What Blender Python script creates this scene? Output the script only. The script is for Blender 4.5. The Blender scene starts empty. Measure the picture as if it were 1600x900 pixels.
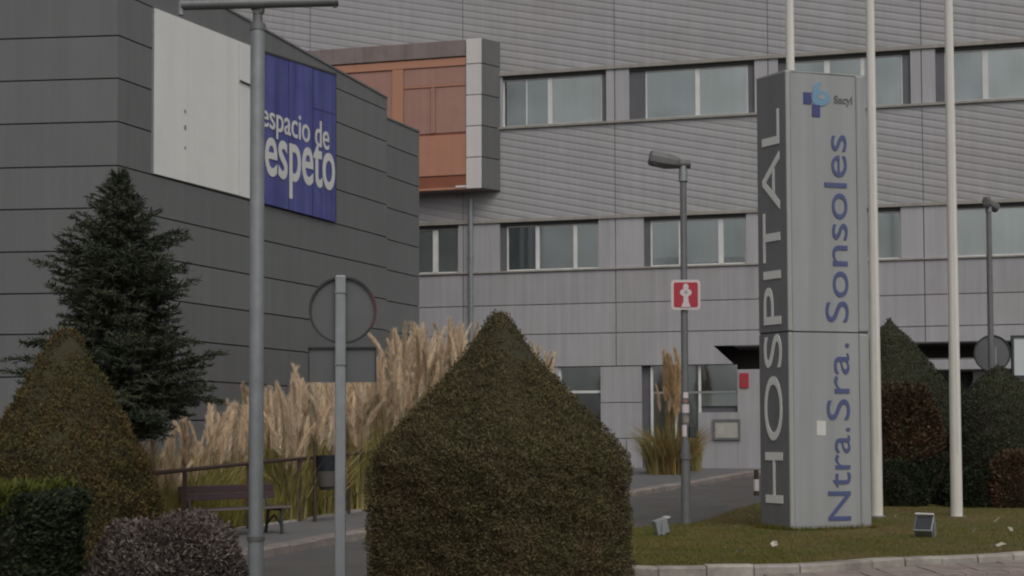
import bpy, math, random
import numpy as np
from mathutils import Vector, Matrix
R = math.radians
random.seed(7)
RNG = np.random.default_rng(11)
SC = bpy.context.scene
COL = SC.collection

# ------------------------------------------------------------------ camera
FPX, PCX, PCY, CAMH = 2200.0, 800.0, 592.0, 1.7
TILT, ROLL = math.atan(88 / FPX), R(-0.2)
CAM_ROT = Matrix.Rotation(R(90) + TILT, 3, 'X') @ Matrix.Rotation(ROLL, 3, 'Z')
cam = bpy.data.cameras.new('camera')
cam_ob = bpy.data.objects.new('camera', cam)
COL.objects.link(cam_ob)
cam_ob.location = (0, 0, CAMH)
cam_ob.rotation_euler = CAM_ROT.to_euler()
cam.sensor_width = 36
cam.lens = FPX / 1600 * 36
cam.shift_x = (800 - PCX) / 1600
cam.shift_y = (PCY - 450) / 1600
cam.clip_start, cam.clip_end = 0.1, 2000
SC.camera = cam_ob

# ------------------------------------------------------------------ light
SUN_ELEV, SUN_AZ = R(50), R(163)       # overcast: soft light from behind the camera, a little from the right
world = bpy.data.worlds.new('World'); SC.world = world
world.use_nodes = True
wn = world.node_tree.nodes; wl = world.node_tree.links
bg = wn['Background']
sky = wn.new('ShaderNodeTexSky'); sky.sky_type = 'NISHITA'; sky.sun_disc = False
sky.sun_elevation = SUN_ELEV; sky.sun_rotation = SUN_AZ
sky.air_density = 1.0; sky.dust_density = 4.0; sky.ozone_density = 1.0
hs = wn.new('ShaderNodeHueSaturation'); hs.inputs['Saturation'].default_value = 0.12
wl.new(sky.outputs[0], hs.inputs['Color']); wl.new(hs.outputs[0], bg.inputs['Color'])
bg.inputs['Strength'].default_value = 0.10
sun = bpy.data.lights.new('sun', 'SUN'); sun.energy = 0.6; sun.angle = R(35); sun.color = (1, .965, .93)
sun_ob = bpy.data.objects.new('sun', sun); COL.objects.link(sun_ob)
_sd = Vector((math.sin(SUN_AZ) * math.cos(SUN_ELEV), math.cos(SUN_AZ) * math.cos(SUN_ELEV), math.sin(SUN_ELEV)))
sun_ob.rotation_euler = _sd.to_track_quat('Z', 'Y').to_euler()
SC.view_settings.view_transform = 'Standard'
SC.view_settings.look = 'None'
SC.view_settings.exposure = -0.35
SC.view_settings.gamma = 1
SC.cycles.filter_width = 2.1          # soft telephoto lens

# ------------------------------------------------------------------ photo geometry helpers
def ray(px, py):
    return (CAM_ROT @ Vector(((px - PCX) / FPX, -(py - PCY) / FPX, -1))).normalized()
def G(Y):                                # height of the road surface
    return 0.0 if Y < 26 else 0.0198 * (min(Y, 52) - 26)
def ground(px, py, off=0.0):
    d = ray(px, py); lo, hi = 2.0, 90.0
    for _ in range(60):
        m = (lo + hi) / 2
        if CAMH + d.z / d.y * m > G(m) + off: lo = m
        else: hi = m
    return Vector((d.x / d.y * lo, lo, CAMH + d.z / d.y * lo))
def at(px, py, Y):
    d = ray(px, py)
    return Vector((d.x / d.y * Y, Y, CAMH + d.z / d.y * Y))
class Frame:
    """vertical plane: u to the right, v = height above the root, w outwards to the viewer"""
    def __init__(s, X, Y, dx, dy):
        s.o = Vector((X, Y, 0)); n = math.hypot(dx, dy)
        s.ux, s.uy = dx / n, dy / n
        s.ang = math.atan2(dy, dx)
    def uv(s, px, py, w=0.0):
        n = Vector((s.uy, -s.ux, 0))      # outward
        o = s.o + n * w; c = Vector((0, 0, CAMH)); d = ray(px, py)
        t = (o - c).dot(n) / d.dot(n); p = c + d * t - s.o
        return p.x * s.ux + p.y * s.uy, p.z
    def U(s, px, py=400, w=0.0): return s.uv(px, py, w)[0]
    def V(s, px, py, w=0.0): return s.uv(px, py, w)[1]

# ------------------------------------------------------------------ object helpers
def link(o, parent=None):
    COL.objects.link(o)
    if parent is not None: o.parent = parent
    return o
def tag(o, label=None, cat=None, group=None, kind=None):
    if label: o['label'] = label
    if cat: o['category'] = cat
    if group: o['group'] = group
    if kind: o['kind'] = kind
    return o
def empty(name, loc, rz=0.0, label=None, cat=None, group=None, kind=None):
    o = bpy.data.objects.new(name, None); o.empty_display_size = .2
    o.location = loc; o.rotation_euler = (0, 0, rz); COL.objects.link(o)
    return tag(o, label, cat, group, kind)
class MB:
    def __init__(s): s.v = []; s.f = []
    def add(s, vs, fs):
        b = len(s.v); s.v += [tuple(p) for p in vs]; s.f += [tuple(b + i for i in f) for f in fs]; return s
    def box(s, x0, x1, y0, y1, z0, z1):
        x0, x1 = sorted((x0, x1)); y0, y1 = sorted((y0, y1)); z0, z1 = sorted((z0, z1))
        vs = [(x, y, z) for z in (z0, z1) for y in (y0, y1) for x in (x0, x1)]
        return s.add(vs, [(0, 2, 3, 1), (4, 5, 7, 6), (0, 1, 5, 4), (2, 6, 7, 3), (0, 4, 6, 2), (1, 3, 7, 5)])
    def wb(s, u0, u1, v0, v1, w0, w1): return s.box(u0, u1, -w1, -w0, v0, v1)
    def prism(s, pts, w0, w1):            # pts in (u,v), any polygon
        n = len(pts)
        a = sum(pts[i][0] * pts[(i + 1) % n][1] - pts[(i + 1) % n][0] * pts[i][1] for i in range(n))
        if a < 0: pts = pts[::-1]
        vs = [(p[0], -w1, p[1]) for p in pts] + [(p[0], -w0, p[1]) for p in pts]
        fs = [tuple(range(n)), tuple(range(2 * n - 1, n - 1, -1))]
        fs += [(i, n + i, n + (i + 1) % n, (i + 1) % n) for i in range(n)]
        return s.add(vs, fs)
    def plan(s, pts, z0, z1):             # pts in (x,y)
        n = len(pts)
        a = sum(pts[i][0] * pts[(i + 1) % n][1] - pts[(i + 1) % n][0] * pts[i][1] for i in range(n))
        if a < 0: pts = pts[::-1]
        vs = [(p[0], p[1], z0) for p in pts] + [(p[0], p[1], z1) for p in pts]
        fs = [tuple(range(n - 1, -1, -1)), tuple(range(n, 2 * n))]
        fs += [(i, (i + 1) % n, n + (i + 1) % n, n + i) for i in range(n)]
        return s.add(vs, fs)
    def tube(s, p, q, r0, r1=None, n=12, cap=True):
        r1 = r0 if r1 is None else r1
        p, q = Vector(p), Vector(q); d = (q - p).normalized()
        a = d.orthogonal().normalized(); b = d.cross(a)
        vs = []
        for c, r in ((p, r0), (q, r1)):
            for k in range(n):
                t = 2 * math.pi * k / n
                vs.append(c + a * math.cos(t) * r + b * math.sin(t) * r)
        fs = [(k, (k + 1) % n, n + (k + 1) % n, n + k) for k in range(n)]
        if cap: vs = vs + vs; fs += [tuple(range(3 * n - 1, 2 * n - 1, -1)), tuple(range(3 * n, 4 * n))]
        return s.add(vs, fs)
    def build(s, name, mat, parent=None, smooth=False, bevel=0.0):
        me = bpy.data.meshes.new(name); me.from_pydata(s.v, [], s.f); me.update()
        me.materials.append(mat)
        o = bpy.data.objects.new(name, me); link(o, parent)
        if smooth:
            for p in me.polygons: p.use_smooth = len(p.vertices) == 4
        if bevel:
            m = o.modifiers.new('bevel', 'BEVEL'); m.width = bevel; m.segments = 2; m.limit_method = 'ANGLE'
        return o
def copy_of(src, name, parent=None, loc=None, rz=None, scale=None):
    o = src.copy(); COL.objects.link(o); o.name = name; o.parent = parent
    if loc is not None: o.location = loc
    if rz is not None: o.rotation_euler = (0, 0, rz)
    if scale is not None: o.scale = scale
    return o
def clip(poly, a, b, c):                  # keep a*u+b*v+c >= 0
    out = []
    for i in range(len(poly)):
        p, q = poly[i], poly[(i + 1) % len(poly)]
        dp, dq = a * p[0] + b * p[1] + c, a * q[0] + b * q[1] + c
        if dp >= 0: out.append(p)
        if (dp >= 0) != (dq >= 0):
            t = dp / (dp - dq); out.append((p[0] + t * (q[0] - p[0]), p[1] + t * (q[1] - p[1])))
    return out

# ------------------------------------------------------------------ materials
def mat(name, col, rough=.6, metal=0.0, var=.12, scale=2.0, col2=None, fac2=.5, scale2=.6, bump=0.0, bscale=40.0,
        streak=0.0, rnd=.06, tint=0.0, spec=.5, stretch=(1, 1, 1), trans=0.0):
    m = bpy.data.materials.new(name); m.use_nodes = True
    n, l = m.node_tree.nodes, m.node_tree.links
    b = n['Principled BSDF']
    b.inputs['Roughness'].default_value = rough; b.inputs['Metallic'].default_value = metal
    b.inputs['Specular IOR Level'].default_value = spec
    tc = n.new('ShaderNodeTexCoord')
    mp = n.new('ShaderNodeMapping'); mp.inputs['Scale'].default_value = stretch
    l.new(tc.outputs['Object'], mp.inputs['Vector'])
    def noise(sc, det=5, rg=.6, vec=None):
        t = n.new('ShaderNodeTexNoise'); t.inputs['Scale'].default_value = sc
        t.inputs['Detail'].default_value = det; t.inputs['Roughness'].default_value = rg
        l.new((vec or mp).outputs[0], t.inputs['Vector']); return t
    rgb = n.new('ShaderNodeRGB'); rgb.outputs[0].default_value = (*col, 1)
    cur = rgb.outputs[0]
    if col2:
        t = noise(scale2); r = n.new('ShaderNodeMapRange')
        r.inputs['From Min'].default_value = .4; r.inputs['From Max'].default_value = .62
        r.inputs['To Max'].default_value = fac2
        l.new(t.outputs[0], r.inputs['Value'])
        mx = n.new('ShaderNodeMix'); mx.data_type = 'RGBA'
        l.new(r.outputs[0], mx.inputs['Factor']); l.new(cur, mx.inputs['A']); mx.inputs['B'].default_value = (*col2, 1)
        cur = mx.outputs['Result']
    hsv = n.new('ShaderNodeHueSaturation'); l.new(cur, hsv.inputs['Color'])
    t = noise(scale)
    r = n.new('ShaderNodeMapRange'); r.inputs['From Min'].default_value = .25; r.inputs['From Max'].default_value = .75
    r.inputs['To Min'].default_value = 1 - var; r.inputs['To Max'].default_value = 1 + var
    l.new(t.outputs[0], r.inputs['Value']); val = r.outputs[0]
    def mul(a, bb):
        k = n.new('ShaderNodeMath'); k.operation = 'MULTIPLY'; l.new(a, k.inputs[0]); l.new(bb, k.inputs[1]); return k.outputs[0]
    if rnd:
        oi = n.new('ShaderNodeObjectInfo'); r2 = n.new('ShaderNodeMapRange')
        r2.inputs['To Min'].default_value = 1 - rnd; r2.inputs['To Max'].default_value = 1 + rnd
        l.new(oi.outputs['Random'], r2.inputs['Value']); val = mul(val, r2.outputs[0])
    if streak:
        mp2 = n.new('ShaderNodeMapping'); mp2.inputs['Scale'].default_value = (3.0, 3.0, .12)
        l.new(tc.outputs['Object'], mp2.inputs['Vector']); t2 = noise(1.4, 6, .65, mp2)
        r3 = n.new('ShaderNodeMapRange'); r3.inputs['From Min'].default_value = .35; r3.inputs['From Max'].default_value = .7
        r3.inputs['To Min'].default_value = 1 + streak * .4; r3.inputs['To Max'].default_value = 1 - streak
        l.new(t2.outputs[0], r3.inputs['Value']); val = mul(val, r3.outputs[0])
    if tint:
        at_ = n.new('ShaderNodeAttribute'); at_.attribute_name = 'tint'
        r4 = n.new('ShaderNodeMapRange'); r4.inputs['To Min'].default_value = 1 - tint; r4.inputs['To Max'].default_value = 1 + tint
        l.new(at_.outputs['Fac'], r4.inputs['Value']); val = mul(val, r4.outputs[0])
    l.new(val, hsv.inputs['Value']); l.new(hsv.outputs[0], b.inputs['Base Color'])
    if bump:
        t = noise(bscale, 6, .7); bp = n.new('ShaderNodeBump'); bp.inputs['Strength'].default_value = bump
        bp.inputs['Distance'].default_value = .02
        l.new(t.outputs[0], bp.inputs['Height']); l.new(bp.outputs[0], b.inputs['Normal'])
    return m
def glass_mat(name, col, tr):
    m = bpy.data.materials.new(name); m.use_nodes = True
    n, l = m.node_tree.nodes, m.node_tree.links
    n.remove(n['Principled BSDF']); out = n['Material Output']
    g = n.new('ShaderNodeBsdfGlossy'); g.inputs['Roughness'].default_value = .06; g.inputs['Color'].default_value = (.8, .85, .85, 1)
    t = n.new('ShaderNodeBsdfTransparent'); t.inputs['Color'].default_value = (*col, 1)
    fr = n.new('ShaderNodeFresnel'); fr.inputs['IOR'].default_value = 1.5
    ad = n.new('ShaderNodeMath'); ad.inputs[1].default_value = tr; ad.use_clamp = True
    tcg = n.new('ShaderNodeTexCoord'); ng = n.new('ShaderNodeTexNoise'); ng.inputs['Scale'].default_value = .55; l.new(tcg.outputs['Object'], ng.inputs['Vector'])
    mg = n.new('ShaderNodeMapRange'); mg.inputs['From Min'].default_value = .35; mg.inputs['From Max'].default_value = .65; mg.inputs['To Min'].default_value = tr * .7; mg.inputs['To Max'].default_value = tr * 1.3
    l.new(ng.outputs[0], mg.inputs['Value']); l.new(mg.outputs[0], ad.inputs[1]); l.new(fr.outputs[0], ad.inputs[0])
    mx = n.new('ShaderNodeMixShader'); l.new(ad.outputs[0], mx.inputs[0])
    l.new(t.outputs[0], mx.inputs[1]); l.new(g.outputs[0], mx.inputs[2]); l.new(mx.outputs[0], out.inputs[0])
    return m
M = {}
M['slat'] = mat('slat_metal', (.408, .400, .410), .5, .0, .05, 1.5, streak=.08, rnd=.05, col2=(.40, .375, .36), scale2=.25)
M['panel'] = mat('facade_panel', (.442, .432, .448), .48, .0, .05, 1.0, streak=.15, rnd=.06, col2=(.42, .39, .38), scale2=.3, bump=.06, bscale=1.2)
M['pier'] = mat('pier_panel', (.462, .450, .462), .45, .0, .05, 1.0, streak=.14, rnd=.05)
M['backing'] = mat('cladding_backing', (.16, .155, .15), .8, rnd=0)
M['trim'] = mat('lintel_trim', (.37, .34, .30), .6, streak=.15, rnd=.03)
M['dark_grey'] = mat('dark_panel', (.182, .184, .184), .5, .0, .05, .7, streak=.09, rnd=.07, bump=.08, bscale=.9)
M['dark_grey2'] = mat('dark_panel_front', (.168, .168, .168), .5, .0, .05, .7, streak=.09, rnd=.07, bump=.08, bscale=.9)
M['joint'] = mat('joint_dark', (.065, .064, .063), .8, rnd=0)
M['joint_l'] = mat('soffit_grey', (.30, .29, .29), .8, rnd=0)
M['frame'] = mat('window_frame', (.78, .78, .75), .45, rnd=.03)
M['reveal'] = mat('window_reveal', (.13, .13, .145), .6, rnd=.03)
M['blind_a'] = mat('blind_light', (.93, .94, .91), .8, var=.03, scale=1.0, streak=.10, rnd=.08)
M['blind_b'] = mat('blind_grey', (.43, .46, .465), .8, var=.05, scale=1.0, streak=.12, rnd=.08)
M['blind_c'] = mat('blind_dark', (.15, .165, .16), .8, var=.08, rnd=.08)
M['void'] = mat('dark_interior', (.03, .032, .03), .8, rnd=0)
M['glass'] = glass_mat('window_glass', (.97, .985, .98), .17)
M['orange'] = mat('orange_panel', (.52, .24, .155), .55, var=.06, streak=.10, rnd=.03, col2=(.48, .22, .15), scale2=.5)
M['orange2'] = mat('orange_pink_panel', (.43, .235, .185), .5, var=.06, streak=.10, rnd=.04)
M['orange_l'] = mat('orange_frame', (.53, .255, .160), .55, var=.05, rnd=.02)
M['porch'] = mat('porch_dark_brown', (.12, .10, .095), .7, rnd=0)
M['rust'] = mat('rust_strip', (.30, .10, .05), .6, rnd=0)
M['capbrown'] = mat('cap_brown', (.25, .20, .19), .6, streak=.2, rnd=.02, col2=(.33, .24, .22), scale2=.8)
M['whitep'] = mat('white_panel', (.86, .855, .815), .5, var=.03, scale=1.5, streak=.06, rnd=.015)
M['corner'] = mat('corner_panel', (.74, .70, .675), .45, var=.03, streak=.06, rnd=.03)
M['blue'] = mat('blue_banner', (.092, .098, .33), .5, var=.14, scale=1.2, streak=.35, rnd=.08, col2=(.12, .15, .36), scale2=.9)
M['blue_seam'] = mat('blue_seam', (.05, .05, .15), .6, rnd=0)
M['white_text'] = mat('white_lettering', (.75, .75, .72), .5, rnd=0, var=.04)
M['blue_text'] = mat('blue_lettering', (.095, .115, .25), .5, rnd=0, var=.05)
M['logo_dark'] = mat('logo_dark_blue', (.07, .075, .23), .5, rnd=0)
M['logo_light'] = mat('logo_light_blue', (.20, .36, .50), .5, rnd=0)
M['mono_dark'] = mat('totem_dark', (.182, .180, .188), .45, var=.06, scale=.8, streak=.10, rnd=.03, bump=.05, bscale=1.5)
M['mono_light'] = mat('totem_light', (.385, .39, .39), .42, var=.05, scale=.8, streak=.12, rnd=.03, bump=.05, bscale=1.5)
M['mono_edge'] = mat('totem_edge', (.42, .425, .40), .4, var=.04, streak=.12, rnd=.02)
M['flagpole'] = mat('flagpole_white', (.86, .82, .75), .4, var=.05, scale=1.0, streak=.08, rnd=.03)
M['galv'] = mat('galvanised_steel', (.33, .345, .355), .45, .25, var=.14, scale=6, streak=.15, rnd=.04, bump=.05, bscale=25)
M['galv_d'] = mat('galvanised_dark', (.20, .205, .205), .5, .2, var=.12, scale=6, streak=.1, rnd=.04)
M['lamp_head'] = mat('lamp_head', (.15, .15, .145), .5, .1, var=.1, scale=8, rnd=.03)
M['sign_back'] = mat('sign_back', (.150, .153, .153), .5, .2, var=.07, scale=3, rnd=.03)
M['sign_rim'] = mat('sign_rim', (.05, .048, .048), .5, rnd=0)
M['sign_rim_red'] = mat('sign_rim_red', (.12, .045, .05), .5, rnd=0)
M['red'] = mat('sign_red', (.50, .035, .06), .45, var=.05, rnd=0)
M['sign_white'] = mat('sign_white', (.75, .66, .66), .5, var=.05, rnd=0)
M['sign_sticker'] = mat('sticker_white', (.72, .71, .66), .6, rnd=0)
M['board'] = mat('board_white', (.62, .66, .66), .4, var=.04, rnd=0)
M['paper'] = mat('paper_cream', (.50, .48, .43), .7, var=.06, rnd=.1)
M['black'] = mat('black_metal', (.045, .05, .055), .5, rnd=0)
M['asphalt'] = mat('asphalt', (.118, .110, .100), .9, var=.24, scale=1.2, bump=.5, bscale=90, rnd=0, col2=(.135, .13, .132), scale2=.25)
M['sidewalk'] = mat('sidewalk_concrete', (.155, .15, .15), .9, var=.12, scale=2.0, bump=.4, bscale=60, rnd=.05, col2=(.19, .18, .175), scale2=.4)
M['kerb'] = mat('kerb_stone', (.33, .275, .245), .85, var=.2, scale=5, bump=.6, bscale=35, rnd=.14, col2=(.22, .19, .17), fac2=.7, scale2=1.6)
M['kerb_w'] = mat('kerb_stone_pale', (.44, .41, .36), .85, var=.22, scale=5, bump=.6, bscale=30, rnd=.12, col2=(.26, .22, .19), fac2=.8, scale2=1.8)
M['paver'] = mat('paver_pink', (.33, .265, .235), .9, var=.2, scale=6, bump=.5, bscale=50, rnd=.12, col2=(.25, .21, .19), scale2=1.4)
M['lawn'] = mat('lawn', (.106, .106, .026), .95, var=.30, scale=5, bump=.8, bscale=60, rnd=0, col2=(.155, .115, .040), fac2=.9, scale2=.55)
M['blade'] = mat('grass_blade', (.135, .134, .028), .9, var=.2, scale=3, rnd=0, col2=(.20, .15, .055), fac2=.9, scale2=.55, tint=.45, spec=.2)
M['soil'] = mat('soil', (.06, .052, .035), .95, var=.3, scale=4, bump=.8, bscale=30, rnd=0)
M['leaf'] = mat('fallen_leaf', (.50, .47, .38), .8, rnd=.3, var=.1)
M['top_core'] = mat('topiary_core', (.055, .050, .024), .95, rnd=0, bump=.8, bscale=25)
M['top_big'] = mat('topiary_leaves', (.128, .114, .054), .85, var=.22, scale=6, rnd=0, col2=(.140, .104, .056), fac2=.8, scale2=2.2, tint=.24, spec=.15)
M['top_cone'] = mat('cone_leaves', (.088, .078, .030), .85, var=.3, scale=5, rnd=0, col2=(.135, .088, .038), fac2=.8, scale2=1.8, tint=.5, spec=.15)
M['top_far'] = mat('far_topiary_leaves', (.082, .090, .056), .85, var=.3, scale=5, rnd=0, col2=(.066, .070, .050), scale2=1.0, tint=.4, spec=.15)
M['spruce'] = mat('spruce_needles', (.058, .068, .048), .85, var=.3, scale=4, rnd=0, col2=(.078, .082, .048), fac2=.7, scale2=1.0, tint=.5, spec=.15)
M['spruce_bark'] = mat('spruce_bark', (.05, .04, .03), .95, bump=.8, bscale=20, rnd=0)
M['hedge_in'] = mat('hedge_dark_leaves', (.032, .042, .022), .85, var=.3, scale=5, rnd=0, tint=.5, spec=.2)
M['hedge_top'] = mat('hedge_new_growth', (.095, .105, .020), .8, var=.3, scale=5, rnd=0, tint=.5, spec=.2)
M['purple'] = mat('bare_twig_shrub', (.180, .152, .135), .9, var=.3, scale=6, rnd=0, col2=(.085, .065, .060), fac2=.8, scale2=3, tint=.6, spec=.1)
M['redshrub'] = mat('red_brown_shrub', (.130, .075, .045), .85, var=.3, scale=4, rnd=0, col2=(.07, .055, .036), scale2=.9, fac2=.9, tint=.5, spec=.1)
M['plume'] = mat('pampas_plume', (.80, .645, .465), .9, var=.15, scale=3, rnd=.18, tint=.3, spec=.1, col2=(.64, .50, .34), scale2=1.2)
M['plume_o'] = mat('pampas_plume_orange', (.60, .43, .25), .9, var=.15, scale=3, rnd=.1, tint=.3, spec=.1)
M['reed'] = mat('pampas_reed', (.38, .32, .13), .9, var=.2, scale=2, rnd=.1, tint=.4, spec=.1, col2=(.22, .22, .06), scale2=.8)
M['reed_o'] = mat('withered_reed', (.30, .20, .085), .9, var=.2, scale=2, rnd=.1, tint=.5, spec=.1, col2=(.20, .17, .055), scale2=1.5)
M['reed_g'] = mat('bank_grass', (.25, .225, .060), .9, var=.2, scale=2, rnd=.1, tint=.45, spec=.1, col2=(.27, .22, .08), scale2=.9)
M['rail'] = mat('railing_brown', (.075, .045, .035), .6, rnd=.05)
M['wood'] = mat('bench_wood', (.075, .045, .050), .6, var=.2, scale=3, stretch=(.3, 4, 4), rnd=.1)
M['woodlite'] = mat('bench_seat_wood', (.16, .13, .12), .6, var=.2, scale=3, stretch=(.3, 4, 4), rnd=.1)
M['binblue'] = mat('bin_dark_blue', (.016, .020, .028), .5, rnd=0)
M['binbody'] = mat('bin_brown_grey', (.10, .092, .08), .7, var=.15, rnd=0)

# ------------------------------------------------------------------ leaf clouds
def leaf_mesh(name, C, D, L, W, material, parent=None, tints=None, shape='tri', roll=None):
    """C centres (n,3), D unit directions, L lengths, W widths: one small face per leaf"""
    n = len(C); rd = RNG.normal(size=(n, 3)) if roll is None else roll
    S = np.cross(D, rd); S /= (np.linalg.norm(S, axis=1, keepdims=True) + 1e-9)
    L = np.broadcast_to(L, (n,))[:, None]; W = np.broadcast_to(W, (n,))[:, None]
    if shape == 'tri':
        V = np.stack([C - S * W / 2, C + S * W / 2, C + D * L], 1); k = 3
    else:
        V = np.stack([C, C + D * L * .5 + S * W / 2, C + D * L, C + D * L * .5 - S * W / 2], 1); k = 4
    me = bpy.data.meshes.new(name)
    me.vertices.add(n * k); me.vertices.foreach_set('co', V.reshape(-1).astype(np.float32))
    me.loops.add(n * k); me.loops.foreach_set('vertex_index', np.arange(n * k, dtype=np.int32))
    me.polygons.add(n); me.polygons.foreach_set('loop_start', np.arange(0, n * k, k, dtype=np.int32))
    me.polygons.foreach_set('loop_total', np.full(n, k, dtype=np.int32))
    me.update(calc_edges=True)
    a = me.attributes.new('tint', 'FLOAT', 'FACE')
    a.data.foreach_set('value', (RNG.random(n) if tints is None else tints).astype(np.float32))
    me.materials.append(material)
    return link(bpy.data.objects.new(name, me), parent)
def unit(a): return a / (np.linalg.norm(a, axis=-1, keepdims=True) + 1e-9)
def lump(P, s=1.0, seed=0):
    """cheap smooth pseudo-noise, -1..1"""
    r = np.random.default_rng(seed); out = np.zeros(len(P))
    for k in range(7):
        w = r.normal(size=3) * s * (1 + k * .55); out += np.sin(P @ w + r.random() * 6.28) / (1 + k * .4)
    return out / 3.2

def solid_of_revolution(prof, sq, rot, nz=26, na=40, shrink=1.0, amp=.03, seed=1):
    zs = np.linspace(prof[0][0], prof[-1][0], nz); rs = np.interp(zs, [p[0] for p in prof], [p[1] for p in prof])
    vs, fs = [], []
    for z, r_ in zip(zs, rs):
        for k in range(na):
            t = 2 * math.pi * k / na
            d = (abs(math.cos(t)) ** sq + abs(math.sin(t)) ** sq) ** (1 / sq)
            q = r_ / d * shrink
            vs.append((q * math.cos(t + rot), q * math.sin(t + rot), z))
    P = np.array(vs); P[:, :2] *= (1 + amp * lump(P, 3.0, seed))[:, None]
    for i in range(nz - 1):
        for k in range(na):
            fs.append((i * na + k, i * na + (k + 1) % na, (i + 1) * na + (k + 1) % na, (i + 1) * na + k))
    fs.append(tuple((nz - 1) * na + k for k in range(na)))
    return [tuple(p) for p in P], fs
def topiary(name, loc, prof, sq, rot, n, leaf, material, label, cat='topiary', group=None, depth=.07, seed=1, flip=.6, amp=.04, core=None):
    root = empty(name, loc, 0, label, cat, group)
    vs, fs = solid_of_revolution(prof, sq, rot, shrink=.93, amp=amp, seed=seed)
    m = MB(); m.add(vs, fs)
    crown = m.build('crown', core or M['top_core'], root, smooth=True)
    n_st = n // 90
    zz = [p[0] for p in prof]; rr = [p[1] for p in prof]
    zs = np.linspace(zz[0], zz[-1], 400); rs = np.interp(zs, zz, rr)
    slope = np.gradient(rs, zs); w = rs * np.sqrt(1 + slope ** 2) + .01; cdf = np.cumsum(w) / w.sum()
    z = np.interp(RNG.random(n), cdf, zs); r_ = np.interp(z, zs, rs); sl = np.interp(z, zs, slope)
    t = RNG.random(n) * 2 * math.pi
    d = (np.abs(np.cos(t)) ** sq + np.abs(np.sin(t)) ** sq) ** (1 / sq)
    # direction outward of the rounded square
    gx = np.sign(np.cos(t)) * np.abs(np.cos(t)) ** (sq - 1); gy = np.sign(np.sin(t)) * np.abs(np.sin(t)) ** (sq - 1)
    N = unit(np.stack([gx, gy, -sl * np.sqrt(gx ** 2 + gy ** 2)], 1))
    q = r_ / d
    P = np.stack([q * np.cos(t), q * np.sin(t), z], 1)
    c, s_ = math.cos(rot), math.sin(rot)
    Rm = np.array([[c, s_, 0], [-s_, c, 0], [0, 0, 1]])
    P, N = P @ Rm, N @ Rm
    P[:, :2] *= (1 + amp * lump(P, 3.0, seed))[:, None]
    cl = lump(P, 9.0, seed + 5)
    P += N * (-depth * RNG.random(n)[:, None] ** 1.3 + cl[:, None] * depth * .45)
    D = unit(N * .45 + np.array([0, 0, .5]) + RNG.normal(size=(n, 3)) * flip)
    L = leaf * RNG.uniform(.6, 1.4, n)
    rollv = N * 1.0 + RNG.normal(size=(n, 3)) * .55
    tints = np.clip(.5 + .3 * cl + RNG.normal(size=n) * .22, 0, 1)
    leaf_mesh('foliage', P, D, L, L * .5, material, crown, tints, 'quad', rollv)
    k_ = RNG.integers(0, n, n_st)
    st_ = leaf_mesh('stray_shoots', P[k_] , unit(N[k_] + np.array([0, 0, .8]) + RNG.normal(size=(n_st, 3)) * .3), leaf * RNG.uniform(2.0, 3.6, n_st), leaf * .35, material, crown, RNG.random(n_st), 'quad'); st_['kind'] = 'stuff'
    tr = MB(); tr.tube((0, 0, -.05), (0, 0, prof[0][0] + .5), .07, .05, 8)
    tr.build('trunk', M['spruce_bark'], root)
    return root

# ------------------------------------------------------------------ text
def glyphs(body, ex=.0, bold=0.0):
    cu = bpy.data.curves.new('t', 'FONT'); cu.body = body; cu.size = 1; cu.offset = bold; cu.extrude = 0; cu.fill_mode = 'FRONT'
    cu.resolution_u = 6
    o = bpy.data.objects.new('t', cu); COL.objects.link(o)
    bpy.context.view_layer.update()
    dg = bpy.context.evaluated_depsgraph_get()
    me = bpy.data.meshes.new_from_object(o.evaluated_get(dg))
    vs = [(v.co.x, v.co.y) for v in me.vertices]; fs = [tuple(p.vertices) for p in me.polygons]
    bpy.data.objects.remove(o); bpy.data.curves.remove(cu); bpy.data.meshes.remove(me)
    return vs, fs
def lettering(name, body, quad, w, material, parent, th=.02, bold=0.0, norm=None):
    """quad: (u,v) of text-space corners: start-bottom, end-bottom, end-top, start-top (bbox of the glyphs)"""
    vs, fs = glyphs(body, bold=bold)
    xs = [v[0] for v in vs]; ys = [v[1] for v in vs]
    x0, x1, y0, y1 = min(xs), max(xs), min(ys), max(ys)
    if norm: y0, y1 = norm
    def mp(x, y):
        s, t = (x - x0) / (x1 - x0), (y - y0) / (y1 - y0)
        a = [quad[0][i] * (1 - s) + quad[1][i] * s for i in (0, 1)]; b = [quad[3][i] * (1 - s) + quad[2][i] * s for i in (0, 1)]
        return a[0] * (1 - t) + b[0] * t, a[1] * (1 - t) + b[1] * t
    m = MB(); n = len(vs)
    P = [mp(*v) for v in vs]
    V = [(p[0], -(w + th), p[1]) for p in P] + [(p[0], -w, p[1]) for p in P]
    F = []
    from collections import Counter
    ed = Counter()
    for f in fs:
        F.append(f)
        for i in range(len(f)):
            a, b = f[i], f[(i + 1) % len(f)]; ed[(a, b)] += 1
    for (a, b) in ed:
        if (b, a) not in ed: F.append((a, n + a, n + b, b))
    m.add(V, F)
    return m.build(name, material, parent)

# ================================================================== GROUND
def strip_sheet(name, rows, material, parent=None, kind='structure'):
    m = MB(); k = len(rows[0]); vs = [p for r in rows for p in r]
    fs = [(i * k + j, i * k + j + 1, (i + 1) * k + j + 1, (i + 1) * k + j) for i in range(len(rows) - 1) for j in range(k - 1)]
    m.add(vs, fs); o = m.build(name, material, parent); 
    if kind and parent is None: tag(o, kind=kind)
    return o
ys = [-60, -20, 0, 10, 20, 26] + [28 + 2 * i for i in range(13)] + [60, 90, 200, 600]
strip_sheet('road', [[(x, y, G(y)) for x in (-600, -60, -20, -8, 0, 8, 20, 60, 600)] for y in ys], M['asphalt'])

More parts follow.
